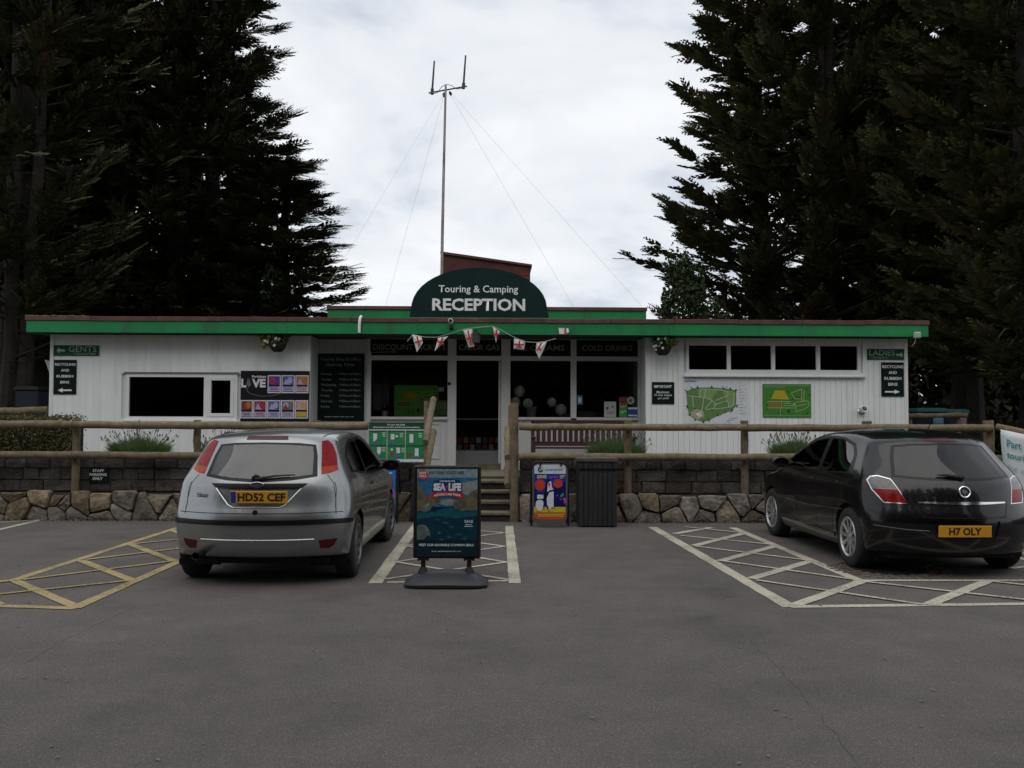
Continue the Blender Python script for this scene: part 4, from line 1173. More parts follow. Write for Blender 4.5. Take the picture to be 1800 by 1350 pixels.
    def arches(s, ys, r, z):
        for y in ys:
            poly = ell(y, z, r, r, 28)
            for view in ('left', 'right'):
                nb = s.carve('arch', poly, view, None); nb.free()
            for sg in (-1, 1):
                mb = MB(); n = 26; xo = sg*(s.X(y, z)*.995); xi = sg*.42
                for k in range(n+1):
                    t = math.pi*(-.15+1.3*k/n); yy, zz = y+(r+.004)*math.cos(t), z+(r+.004)*math.sin(t)
                    h = s.hit(yy, max(zz, .2), 'right')[0]; xx = sg*(h.x if h else abs(xo))
                    mb.v += [(xx, yy, zz), (xi, yy, zz)]
                mb.f = [(2*k, 2*k+1, 2*k+3, 2*k+2) for k in range(n)]
                mb.v.append((xi, y, z)); c = len(mb.v)-1
                mb.f += [(2*k+1, 2*k+3, c) for k in range(n)]
                mb.build('wheel_arch_liner', M('arch_liner', (.008,.008,.008), .9), s.root)
    def finish(s):
        # dark lining inside the shell, then the painted shell itself
        bm2 = s.bm.copy()
        for v in bm2.verts: v.co -= v.normal*.022
        s.out('cabin_lining', bm2, M('cabin_lining', (.022,.022,.024), .9), smooth=False)
        s.out('body', s.bm, s.paint)
    def seats(s, rows, mat):
        for (y, xs, zt) in rows:
            for x in xs:
                o = MB().prism([(-.23, .0), (.23, .0), (.22, .45), (.15, .58), (-.15, .58), (-.22, .45)], -.06, .06).build('seat', mat, s.root, bevel=.03, seg=2)
                o.location = (x, y, zt-.80); o.rotation_euler = (R(12), 0, 0)
                h = MB().prism([(-.12, .60), (.12, .60), (.13, .70), (.09, .78), (-.09, .78), (-.13, .70)], -.045, .045).build('headrest', mat, o, bevel=.02)

def number_plate(car, txt, x, z, w, h, band, tilt=0.0):
    p, n = car.hit(x, z, 'rear')
    ymin = min(car.hit(x+dx, z+dz, 'rear')[0].y for dx in (-w/2, 0, w/2) for dz in (-h/2, h/2))
    o = MB().prism([(-w/2, -h/2), (w/2, -h/2), (w/2, h/2), (-w/2, h/2)], -.008, .0).build('number_plate', M('amber_plate', (.62,.30,.012), .35), car.root, bevel=.003)
    o.location = (x, ymin-.012, z); o.rotation_euler = (tilt, 0, 0)
    l = -w/2 + (.062 if band else .10)
    place_text(txt, l+(.005 if band else 0), w/2-(.02 if band else .10), -h*.34, h*.34, -.0095, M('plate_black', (.01,.01,.01), .5), o, bold=.035)
    if band: MB().box(-w/2+.004, -w/2+.05, -.0088, -.0082, -h/2+.004, h/2-.004).build('blue_band', M('plate_blue', (.01,.04,.28), .4), o)
    return o

def carpaint(name, col, metal, rough, coat, flake=0.0):
    m = M(name, col, rough, metal, coat=coat, spec=.25)
    t = m.node_tree; b = t.nodes['Principled BSDF']; co = t.nodes.new('ShaderNodeTexCoord')
    n = t.nodes.new('ShaderNodeTexNoise'); n.inputs['Scale'].default_value = 3.0; n.inputs['Detail'].default_value = 6
    t.links.new(co.outputs['Object'], n.inputs['Vector'])
    mr = t.nodes.new('ShaderNodeMapRange'); mr.inputs[3].default_value = rough*.75; mr.inputs[4].default_value = rough*1.5
    t.links.new(n.outputs['Fac'], mr.inputs[0]); t.links.new(mr.outputs[0], b.inputs['Roughness'])
    return m
m_cglass = glass_mat('car_glass', (.26,.32,.30), 0.0, 1.95)
m_seal = M('black_window_trim', (.008,.008,.009), .3, spec=.25)
m_gap = M('shut_line', (.006,.006,.007), .9)
m_red = M('red_lens', (.21,.002,.003), .15, spec=.2, coat=.05, var=(18,.35))
m_orange = M('orange_lens', (.34,.040,.006), .15, spec=.25, coat=.05, var=(18,.2))
m_dkred = M('dark_red_lens', (.07,.005,.008), .2, spec=.3)
m_clear = M('clear_lens', (.13,.125,.13), .18, 0, coat=.2, var=(20,.2))
m_chrome = M('chrome_trim', (.75,.75,.76), .12, 1.0)
m_alloy = M('silver_alloy', (.50,.50,.50), .32, .85, var=(9,.15))
m_dalloy = M('dull_alloy', (.16,.16,.165), .4, .8, var=(9,.2))
m_seat = M('dark_seat_cloth', (.02,.02,.022), .9)
m_under = M('underbody', (.008,.008,.008), .9)

# ------------------------------------------------------------ silver three-door hatchback
foc = dict(W=.845, belt=.93, rear_depth=1.15, crown=.045, bow_f=.22,
  R=[(.09,.26),(.035,.34),(.012,.44),(.0,.55),(.0,.64),(.035,.70),(.062,.80),(.085,.92),(.125,1.00),(.24,1.14),(.36,1.27),(.44,1.355),(.455,1.395)],
  F=[(4.02,.24),(4.12,.34),(4.14,.48),(4.12,.58),(4.06,.66),(3.98,.71)],
  T=[(.455,1.395),(.62,1.413),(1.0,1.436),(1.6,1.440),(2.15,1.395),(2.5,1.275),(2.85,1.095),(3.10,.965),(3.35,.905),(3.7,.83),(3.98,.71)],
  B=[(.09,.26),(.55,.24),(1.4,.20),(2.8,.20),(3.5,.22),(4.02,.24)],
  plan=[(0,.955),(.35,.985),(.9,1.0),(2.8,1.0),(3.5,.985),(4.14,.92)], tumble=[(0,.50),(.6,.47),(1.5,.42),(3.2,.42)],
  bow_r=[(.2,.26),(.62,.30),(.95,.29),(1.1,.27),(1.4,.19)])
silver = carpaint('silver_paint', (.27,.28,.285), .82, .26, .7)
fc = Car('parked_car', 'silver three door hatchback parked nose in left of the steps', foc, (-2.335, 8.42, 0), R(.6), silver)
# rear screen: black surround, then glass
scr = [(-.52,1.005),(-.30,.972),(0,.955),(.30,.972),(.52,1.005),(.487,1.20),(.455,1.295),(.30,1.312),(0,1.318),(-.30,1.312),(-.455,1.295),(-.487,1.20)]
sb = fc.carve('rear_screen_surround', scr, 'rear', None, .003)
gl_in = [(-.475,1.025),(-.25,.997),(0,.985),(.25,.997),(.475,1.025),(.452,1.20),(.43,1.278),(.25,1.294),(0,1.30),(-.25,1.294),(-.43,1.278),(-.452,1.20)]
# lamps on the rear pillars (before the surround is written out)
lamp = [(.548,1.025),(.66,1.045),(.74,1.07),(.68,1.26),(.585,1.345),(.50,1.325),(.522,1.20)]
lo = [(.548,1.025),(.62,1.035),(.685,1.06),(.672,1.10),(.540,1.085)]
hi = [(.540,1.0852),(.672,1.1002),(.645,1.20),(.60,1.29),(.55,1.335),(.50,1.325),(.522,1.20)]
for sg in (1, -1):
    a = fc.carve('tail_light', [(sg*x, z) for x, z in hi], 'rear', m_red, -.006)
    b = fc.carve('tail_light_indicator', [(sg*x, z) for x, z in lo], 'rear', m_orange, -.006, parent=a)
gb = fc.carve('rear_screen', gl_in, 'rear', None, .0, bm=sb)
so = fc.out('rear_screen_surround', sb, m_seal); fc.out('rear_screen', gb, m_cglass, so)
fc.carve('spoiler_brake_light', [(-.20,1.343),(.20,1.343),(.19,1.376),(-.19,1.376)], 'rear', m_dkred, -.004)
# plate recess and dark grip
fc.carve('plate_recess', [(-.395,.905),(-.262,.755),(-.215,.732),(.215,.732),(.262,.755),(.395,.905)], 'rear', silver, .022)
fc.strip('plate_recess_highlight', [(-.395,.902),(-.262,.752),(-.215,.729),(.215,.729),(.262,.752),(.395,.902)], 'rear', .016, M('crease_highlight', (.45,.46,.46), .3, .8), .0, thick=.006)  # pale ribbon painted as the highlight along the recess edge
fc.carve('tailgate_grip', [(-.445,.945),(-.40,.907),(.40,.907),(.445,.945)], 'rear', m_seal, -.004)
# bumper rub strip, lower lights
fc.carve('bumper_strip', [(-.80,.618),(-.80,.572),(.80,.572),(.80,.618)], 'rear', m_seal, -.010)
for v in ('left', 'right'): fc.carve('bumper_strip', [(.205,.618),(.205,.572),(.38,.578),(.40,.606)], v, m_seal, -.010)
fc.both('fog_reflector', [(.555,.425),(.715,.435),(.69,.375),(.645,.345),(.57,.350)], 'rear', m_dkred, .004)
fc.strip('bumper_crease', [(-.52,.437),(.52,.437)], 'rear', .014, M('crease_highlight', (.45,.46,.46), .3, .8), .001, thick=.005)  # lighter ribbon stands for the highlight on the lower bumper line
# side glass
qg = [(.70,1.045),(1.42,.985),(1.44,1.305),(1.13,1.30),(.88,1.23),(.76,1.16)]
dw = [(1.50,.982),(2.62,.965),(2.55,1.03),(2.30,1.165),(1.98,1.290),(1.74,1.325),(1.51,1.315)]
for v in ('left', 'right'):
    o = fc.carve('side_window_surround', [(.60,1.03),(1.46,.957),(2.74,.94),(2.62,1.03),(2.32,1.19),(2.0,1.318),(1.72,1.352),(1.16,1.335),(.84,1.265),(.70,1.18)], v, None, .002)
    a = fc.carve('g', qg, v, None, bm=o); b = fc.carve('g', dw, v, None, bm=o)
    oo = fc.out('side_window_surround', o, m_seal); fc.out('rear_quarter_glass', a, m_cglass, oo); fc.out('door_glass', b, m_cglass, oo)
fc.carve('windscreen', [(-.56,2.30),(.56,2.30),(.64,2.95),(-.64,2.95)], 'top', m_cglass, .003)
fc.arches((.73, 3.345), .345, .315)
for v in ('left', 'right'):
    fc.strip('door_shut_line', [(1.46,.96),(1.44,.70),(1.50,.42),(1.62,.30),(2.75,.30),(2.80,.60),(2.74,.94)], v, .007, m_gap)
    fc.carve('side_moulding', [(1.10,.595),(2.90,.595),(2.90,.632),(1.10,.632)], v, silver, -.008)
    fc.carve('door_handle', [(1.56,.845),(1.72,.850),(1.72,.875),(1.56,.870)], v, m_seal, -.014)
    fc.strip('tailgate_shut_line', [(.22,.66),(.26,.80),(.30,.95)], v, .006, m_gap)
fc.strip('tailgate_shut_line', [(-.70,.67),(-.69,.80),(-.665,.94),(-.60,1.02)], 'rear', .006, m_gap)
fc.strip('tailgate_shut_line', [(.70,.67),(.69,.80),(.665,.94),(.60,1.02)], 'rear', .006, m_gap)
fc.strip('bumper_shut_line', [(-.76,.678),(.76,.678)], 'rear', .007, m_gap)
fc.strip('roof_channel', [(.50,.62),(.575,1.2),(.575,1.8),(.565,2.2)], 'top', .014, m_gap, .001)
fc.strip('roof_channel', [(-.50,.62),(-.575,1.2),(-.575,1.8),(-.565,2.2)], 'top', .014, m_gap, .001)
fc.finish()
fc.seats([(1.05, (-.32, .32), 1.16), (2.0, (-.34, .34), 1.20)], m_seat)
number_plate(fc, 'HD52 CEF', .03, .828, .52, .112, True, R(4))
# wiper, badge, lock, script, exhaust, mirrors
p0 = fc.hit(-.02, .99, 'rear')[0]; p1 = fc.hit(.33, 1.025, 'rear')[0]
MB().tube([p0+Vector((0,-.03,0)), p0.lerp(p1,.5)+Vector((0,-.035,.008)), p1+Vector((0,-.03,0))], [.016,.010,.006], 6).build('rear_wiper', m_black, fc.root, smooth=True)
MB().lathe([(.001,-.04),(.035,-.035),(.04,0)], 14, tuple(p0), 'y').build('wiper_pivot', m_black, fc.root, smooth=True)
bp_ = fc.hit(.0, .93, 'rear')[0]
bg = MB().prism(ell(0, 0, .062, .026, 28), -.012, .0).build('badge', m_chrome, fc.root, bevel=.002); bg.location = (0, bp_.y-.008, .938)
MB().prism(ell(0, 0, .054, .020, 28), -.0140, -.0125).build('badge_field', M('badge_blue', (.02,.035,.10), .3), bg)
place_text('Ford', -.036, .036, -.011, .012, -.0146, m_chrome, bg, shear=.35, bold=.01)
lk = fc.hit(0, .69, 'rear')[0]; MB().lathe([(.001,-.012),(.022,-.012),(.024,0)], 16, (0, lk.y, .69), 'y').build('boot_lock', m_black, fc.root, smooth=True)
sp_ = [fc.hit(x, .83, 'rear')[0].y for x in (-.60, -.40)]
to = place_text('Focus', -.062, .062, -.020, .024, 0, m_black, fc.root, shear=.3, bold=.02, name='model_script'); to.location = (-.53, fc.hit(-.53, .835, 'rear')[0].y-.010, .835); to.rotation_euler = (0, 0, -math.atan2(sp_[0]-sp_[1], .20))
MB().lathe([(.030,-.16),(.036,-.17),(.036,.25),(.030,.25),(.030,-.16)], 18, (-.52, .15, .30), 'y').build('exhaust', M('sooty_exhaust', (.03,.028,.026), .5, .7), fc.root, smooth=True)
MB().box(-.62, .62, .30, 3.6, .19, .245).build('underbody', m_under, fc.root)
def mirror(car, y, z, sg, mat, gl=(.7,.74,.76)):
    p = car.hit(y, z-.03, 'right' if sg > 0 else 'left')[0]
    o = MB().ball((0, 0, 0), 1, 16, 10, (.115, .065, .072)).build('door_mirror', mat, car.root, smooth=True); o.location = (p.x+sg*.125, y, z)
    MB().tube([(-sg*.15, .02, -.03), (-sg*.05, .01, -.02)], .025, 8).build('mirror_arm', m_black, o, smooth=True)
    MB().prism(ell(0, 0, .092, .054, 24), -.062, -.050).build('mirror_glass', M('mirror_tint_%.2f' % gl[0], gl, .03, 1.0), o)
for sg in (1, -1): mirror(fc, 2.62, 1.00, sg, m_black, (.10,.10,.11))  # near-black glass colour stands for a dark reflection
for y, st_ in ((.73, 0), (3.345, R(-6))):
    for sg in (1, -1): fc.wheel(sg*.735, y, .312, m_dalloy, 9, .205, sg, st_)

# ------------------------------------------------------------ black five-door hatchback
ast = dict(W=.872, belt=.95, rear_depth=1.25, crown=.05, bow_f=.25,
  R=[(.12,.215),(.06,.30),(.02,.40),(.0,.52),(.01,.62),(.05,.70),(.075,.80),(.11,.90),(.155,.97),(.30,1.12),(.44,1.25),(.53,1.335),(.555,1.375)],
  F=[(4.12,.22),(4.22,.32),(4.25,.46),(4.23,.58),(4.16,.68),(4.06,.74)],
  T=[(.555,1.375),(.75,1.405),(1.15,1.445),(1.7,1.455),(2.2,1.405),(2.55,1.28),(2.9,1.10),(3.15,.98),(3.4,.92),(3.78,.855),(4.06,.74)],
  B=[(.12,.215),(.6,.20),(1.5,.18),(2.9,.18),(3.6,.2),(4.12,.22)],
  plan=[(0,.945),(.4,.985),(.95,1.0),(2.9,1.0),(3.6,.985),(4.25,.91)], tumble=[(0,.74),(.7,.62),(1.5,.44),(3.2,.42)],
  bow_r=[(.2,.33),(.62,.38),(.95,.40),(1.1,.38),(1.4,.26)])
black = carpaint('black_paint', (.004,.004,.005), 0.0, .22, .5)
ac = Car('parked_car', 'black five door hatchback parked nose in on the right', ast, (4.435, 9.0, 0), R(1.6), black)
scr = [(-.60,.975),(-.3,.955),(0,.95),(.3,.955),(.60,.975),(.535,1.16),(.475,1.285),(.3,1.305),(0,1.312),(-.3,1.305),(-.475,1.285),(-.535,1.16)]
gin = [(-.56,.998),(-.3,.980),(0,.976),(.3,.980),(.56,.998),(.505,1.16),(.455,1.27),(.3,1.288),(0,1.295),(-.3,1.288),(-.455,1.27),(-.505,1.16)]
sb = ac.carve('s', scr, 'rear', None, .003); gb = ac.carve('g', gin, 'rear', None, bm=sb)
so = ac.out('rear_screen_surround', sb, m_seal); ac.out('rear_screen', gb, glass_mat('dark_car_glass', (.10,.13,.12), 0.0, 1.6), so)
up = [(.62,.835),(.82,.835),(.86,.97),(.72,.975),(.66,.945)]
dn = [(.47,.735),(.50,.725),(.80,.728),(.80,.7305),(.8205,.8348),(.6195,.8348)]
for sg in (1, -1):
    q = [(sg*x, z) for x, z in [(.515,.724),(.705,.724),(.778,.85),(.793,.94),(.757,.978),(.70,.989),(.61,.960)]]
    sur = ac.carve('l', q, 'rear', None, -.004)
    a1 = ac.carve('l', [(sg*x, z) for x, z in [(.575,.862),(.775,.862),(.787,.94),(.753,.973),(.70,.983),(.615,.955)]], 'rear', None, bm=sur)
    a2 = ac.carve('l', [(sg*x, z) for x, z in [(.525,.732),(.70,.732),(.772,.85),(.7745,.8615),(.5752,.8615)]], 'rear', None, bm=sur)
    to_ = ac.out('tail_light', a2, m_red); ac.out('tail_light_clear_lens', a1, m_clear, to_); ac.out('tail_light_rim', sur, m_chrome, to_)
ac.carve('spoiler_brake_light', [(-.17,1.333),(.17,1.333),(.16,1.355),(-.16,1.355)], 'rear', m_dkred, -.003)
ac.carve('chrome_strip', [(-.43,.735),(0,.722),(.43,.735),(.43,.748),(0,.752),(-.43,.748)], 'rear', m_chrome, -.010)
ac.carve('plate_recess', [(-.34,.565),(-.30,.40),(.30,.40),(.34,.565)], 'rear', black, .015)
sw_f = [(1.80,.975),(2.92,.985),(2.80,1.05),(2.50,1.19),(2.15,1.305),(1.82,1.335)]
sw_r = [(.92,1.0),(1.70,.972),(1.70,1.335),(1.40,1.335),(1.12,1.27),(1.0,1.18)]
for v in ('left', 'right'):
    o = ac.carve('s', [(.80,.995),(1.75,.948),(3.05,.962),(2.86,1.06),(2.54,1.215),(2.18,1.332),(1.80,1.362),(1.38,1.362),(1.08,1.298),(.93,1.19)], v, None, .002)
    a = ac.carve('g', sw_f, v, None, bm=o); b = ac.carve('g', sw_r, v, None, bm=o)
    oo = ac.out('side_window_surround', o, m_seal); ac.out('front_door_glass', a, m_cglass, oo); ac.out('rear_door_glass', b, m_cglass, oo)
ac.carve('windscreen', [(-.58,2.36),(.58,2.36),(.66,3.02),(-.66,3.02)], 'top', m_cglass, .003)
ac.arches((.84, 3.455), .352, .322)
for v in ('left', 'right'):
    ac.strip('door_shut_line', [(1.76,.95),(1.76,.34),(2.92,.34),(3.02,.60),(2.98,.95)], v, .007, m_gap)
    ac.strip('door_shut_line', [(.93,1.0),(1.02,.80),(1.22,.66),(1.30,.34),(1.75,.34)], v, .007, m_gap)
    ac.carve('door_handle', [(1.12,.865),(1.32,.868),(1.32,.895),(1.12,.892)], v, black, -.018)
    ac.carve('door_handle', [(1.90,.862),(2.10,.862),(2.10,.889),(1.90,.889)], v, black, -.018)
    ac.strip('side_crease', [(.95,.60),(2.0,.55),(3.0,.56)], v, .012, black, .0, thick=.006)
    ac.carve('sill_moulding', [(1.25,.315),(3.05,.315),(3.05,.275),(1.25,.275)], v, black, -.012)
ac.strip('tailgate_shut_line', [(-.46,.73),(-.40,.60),(.40,.60),(.46,.73)], 'rear', .006, m_gap)
ac.strip('bumper_crease', [(-.80,.50),(-.55,.475),(-.36,.47)], 'rear', .01, black, .0, thick=.006)
ac.finish()
ac.seats([(1.15, (-.34, .34), 1.20), (2.15, (-.36, .36), 1.24)], m_seat)
number_plate(ac, 'H7 OLY', -.045, .475, .52, .112, False, R(3))
bp_ = ac.hit(0, .845, 'rear')[0]
bg = MB().lathe([(.045,-.016),(.052,-.020),(.060,-.016),(.062,.0),(.045,.0),(.045,-.016)], 32, axis='y').build('badge', m_chrome, ac.root, smooth=True); bg.location = (0, bp_.y-.004, .845); bg.rotation_euler = (R(-14), 0, 0)
MB().prism(ell(0, 0, .0455, .0455, 28), -.006, .0).build('badge_field', M('badge_dark', (.02,.02,.022), .4), bg)
MB().prism([(-.034,-.018),(-.008,-.004),(-.002,-.036),(.01,-.006),(.034,-.02),(.022,.004),(.036,.016),(.012,.012),(.004,.036),(-.008,.018),(-.03,.024),(-.016,.004)], -.014, -.0061).build('badge_emblem', m_chrome, bg)
p0 = ac.hit(0, .985, 'rear')[0]; p1 = ac.hit(-.22, 1.01, 'rear')[0]
MB().tube([p0+Vector((.03,-.03,0)), p0.lerp(p1,.5)+Vector((0,-.032,.006)), p1+Vector((0,-.028,0))], [.022,.018,.006], 6).build('rear_wiper', m_black, ac.root, smooth=True)
ra = ac.hit(0, .85, 'top')[0]; MB().tube([ra, ra+Vector((.02,-.16,.20))], [.006,.002], 6).build('roof_aerial', m_black, ac.root)
MB().box(-.64, .64, .34, 3.7, .17, .225).build('underbody', m_under, ac.root)
for sg in (1, -1): mirror(ac, 2.78, 1.02, sg, black)
for y, st_ in ((.84, 0), (3.455, R(2))):
    for sg in (1, -1): ac.wheel(sg*.765, y, .318, m_alloy, 10, .208, sg, st_)
# ============================================================ signs on the building
FB = ('b', -.004)        # plane just proud of the cladding
def arrow(s, x0, y0, x1, y1, mat, left=True):
    ym = (y0+y1)/2; h = (y1-y0); xh = x0+(x1-x0)*.36 if left else x1-(x1-x0)*.36
    p = [(x0,ym),(xh,y0),(xh,ym-h*.17),(x1,ym-h*.17),(x1,ym+h*.17),(xh,ym+h*.17),(xh,y1)] if left else [(x1,ym),(xh,y1),(xh,ym+h*.17),(x0,ym+h*.17),(x0,ym-h*.17),(xh,ym-h*.17),(xh,y0)]
    s.polys([p], mat, 3, 'arrow')
s = Sign('direction_sign', 'green gents sign with a left arrow at the left wall end', 'sign', (94.5,607,174.5,625.5), FB, m_signgreen)
s.text('GENTS', 121.5, 608.5, 170, 618.5, m_sage); s.text('+ Chemical Toilet', 130, 619.5, 169, 623.6, m_sage); arrow(s, 100, 610.5, 114.5, 622, m_sage)
s = Sign('direction_sign', 'black recycling sign with a left arrow under the gents sign', 'sign', (95,632.5,134.5,693), FB, m_black_sign)
for k, (t, a, b) in enumerate((('RECYCLING',97,133),('AND',107.5,122),('RUBBISH',100.2,129.3),('BINS',106.8,122.6))): s.text(t, a, 638.3+10.4*k, b, 642.9+10.4*k, m_letter, .02)
arrow(s, 102.5, 682, 127, 690, m_letter)
s = Sign('direction_sign', 'green ladies sign with a right arrow at the right wall end', 'sign', (1524,613.5,1588.5,632.5), FB, m_signgreen)
s.text('LADIES', 1527.5, 615.5, 1572.5, 625, m_sage); s.text('+ Parking Area', 1529, 627, 1560, 631, m_sage); arrow(s, 1575, 618, 1587.3, 629.3, m_sage, False)
s = Sign('direction_sign', 'black recycling sign with a right arrow under the ladies sign', 'sign', (1549,637,1588.3,697), FB, m_black_sign)
for k, (t, a, b) in enumerate((('RECYCLING',1550.8,1587.5),('AND',1561.5,1576),('RUBBISH',1554,1583.8),('BINS',1560.8,1577))): s.text(t, a, 642+10.3*k, b, 647.3+10.3*k, m_letter, .02)
arrow(s, 1555, 685, 1581, 692.5, m_letter, False)
s = Sign('notice_sign', 'small black important notice right of the shop windows', 'sign', (1146,671.5,1185,710), FB, m_black_sign)
s.text('IMPORTANT', 1149.5, 677, 1180.5, 682, m_letter, .03)
for k, (t, a, b) in enumerate((('Maximum',1154,1176),('10 amp supply',1150,1181),('per pitch',1156,1175.5))): s.text(t, a, 687+5.6*k, b, 691.4+5.6*k, m_letter, .01)
# entertainment board
ink = {n: M('print_'+n, c, .5, var=(60, .25), spec=.15) for n, c in dict(purple=(.12,.05,.26), magenta=(.34,.06,.24), blue=(.10,.12,.32), lilac=(.42,.36,.55), red=(.34,.04,.05), orange=(.45,.15,.05), tan=(.35,.22,.14),
      yellow=(.48,.34,.05), pink=(.55,.27,.30), white=(.66,.66,.68), night=(.012,.012,.02), grey=(.16,.16,.18), brown=(.14,.06,.03)).items()}
s = Sign('event_board', 'black entertainment poster board with small framed pictures', 'board', (423,652,544,740.5), FB, M('black_poster', (.008,.008,.011), .35))
s.text('Parkdean', 443, 660, 467.5, 664, m_letter, .02); s.text('L', 424, 666, 433, 681.3, ink['white'], .05); s.text('VE', 442.5, 666, 467, 681.3, ink['white'], .05)
s.polys([[(433.5,674),(436,664),(437.2,672),(438.3,664),(440.2,673),(441.3,676),(438,681),(434,677)]], ink['grey'], 3, 'guitar_print')
s.lines([[(433,684),(437,690),(446,694),(460,696.5),(478,696),(494,692)], [(437,681),(433.5,684)]], .9, ink['grey'])
fr = [(470.5+24.4*k, 659.5, 493.5+24.4*k, 691) for k in range(3)] + [(421.6+24.3*k if k else 423.2, 703.5, 444.8+24.3*k, 735.5) for k in range(5)]
s.rects(fr, ink['white'], 1, 'picture_border')
cols_ = ['purple','blue','orange','brown','red','blue','grey','pink']; c2 = ['magenta','lilac','tan','orange','magenta','lilac','lilac','yellow']
for k, (a, b, c, d) in enumerate(fr):
    s.rects([(a+1.6, b+1.8, c-1.6, d-1.8)], ink['night'], 2, 'picture')
    s.rects([(a+2, b+2, c-2, b+17)], ink[cols_[k]], 3, 'picture')
    s.polys([ell((a+c)/2+(3 if k % 2 else -3), b+9, 4.6, 5.5, 14)], ink[c2[k]], 4, 'picture')
    s.polys([[(a+3, b+16), (a+8, b+6), (a+12, b+14), (a+16, b+16.5)]], ink['lilac' if k % 3 else 'red'], 5, 'picture')
    if k != 7: s.rects([(a+2, d-11.5, c-2, d-3)], ink['lilac'], 3, 'picture'); s.lines([[(a+4, d-9), (c-5, d-9)], [(a+5, d-6), (c-4, d-6)]], 1.4, ink[cols_[k]], 5, 'caption')
    else: s.rects([(a+2, d-12, c-2, d-3)], ink['yellow'], 3, 'picture')
# opening times
s = Sign('opening_times_board', 'tall black opening times board left of the shop window', 'board', (556.5,621.5,640.5,740), ('b', REC-.004), m_black_sign)
s.text('Touring Shop & Office', 563, 629, 634, 635.5, m_dim); s.text('Opening Times', 573, 638.5, 623, 645, m_dim)
for k, d in enumerate(('Monday','Tuesday','Wednesday','Thursday','Friday','Saturday','Sunday')):
    y = 655.5+9.55*k; wd = (18.5,17.5,27,21,15,20,16)[k]
    s.text(d, 564.5, y, 564.5+wd, y+5, m_dim); s.text('9.00am-6.00pm', 596.5, y, 633.5, y+4.6, m_dim)
for a, b in ((571,584),(585.5,597),(598.5,606),(607.5,612),(613.5,616),(617.5,622)): s.lines([[(a,732.6),(b,732.6)]], 1.3, m_dim, 3, 'small_print')
# park map: white panel printed with an oval green park plan
mp = {n: M('map_'+n, c, .5, var=(50, .2), spec=.2) for n, c in dict(white=(.66,.68,.71), green=(.13,.24,.08), lite=(.22,.33,.12), dark=(.03,.06,.03), path=(.50,.54,.46), roof=(.42,.34,.24), blue=(.07,.17,.42), text=(.28,.29,.31), board=(.06,.22,.035), yellow=(.46,.36,.03), red=(.40,.13,.06), edge=(.17,.27,.15), cream=(.42,.44,.22)).items()}
s = Sign('park_map_poster', 'white poster printed with an oval green park plan', 'poster', (1201,664.5,1314,745), FB, mp['white'], t=.005)
s.text('Parkdean', 1203, 668, 1224, 672, mp['blue'], .02, shear=.2)
out_ = [(1206,688),(1217,683.5),(1225,681.5),(1250,681),(1272,682.5),(1283,684),(1294,686),(1294,714),(1285,722),(1262,731),(1246,739),(1236,742),(1222,738),(1211,730),(1208,716)]
s.polys([out_], mp['green'], 1, 'plan'); s.polys([[(1270,690),(1281,686),(1292,689),(1292,712),(1282,717),(1276,702)], [(1226,684),(1262,686),(1250,702),(1228,698)]], mp['lite'], 2, 'plan')
s.polys([[(1214,724),(1224,719),(1236,722),(1238,733),(1226,738),(1214,731)]], mp['roof'], 2, 'plan'); s.polys([[(1222,727),(1231,724),(1234,731),(1228,733)]], mp['white'], 3, 'plan')
s.lines([[(1210,696),(1239,699),(1252,704),(1258,710),(1255,718),(1240,720)], [(1258,704),(1280,695),(1279,688),(1262,685),(1230,684)], [(1238,698),(1241,684)], [(1217,697),(1219,716)], [(1254,712),(1279,704),(1281,716),(1256,719)], [(1239,719),(1252,703)], [(1290,690),(1289,712),(1282,716)], [(1237,698),(1234,720),(1226,738)], [(1231,684),(1230,697)]], 1.1, mp['path'], 3, 'plan_path')
r_ = random.Random(2); s.polys([ell(p[0]+r_.uniform(-2,2), p[1]+r_.uniform(-2,1), 1.5, 1.5, 7) for p in out_*2] + [ell(x, y, 1.2, 1.2, 6) for x, y in ((1222,718),(1237,720),(1251,721),(1262,729),(1266,729),(1284,724),(1288,720),(1275,725),(1277,681),(1270,680))], mp['dark'], 4, 'plan_tree')
for k in range(11): s.lines([[(1298, 673+5.4*k), (1298+(5 if k < 4 else r_.uniform(7,13)), 673+5.4*k)]], .8, mp['text'], 2, 'small_print')
s.lines([[(1280,736),(1296,734.5)], [(1276,739.5),(1290,738.5)], [(1277,742),(1284,742)]], .8, mp['blue'], 2, 'small_print')
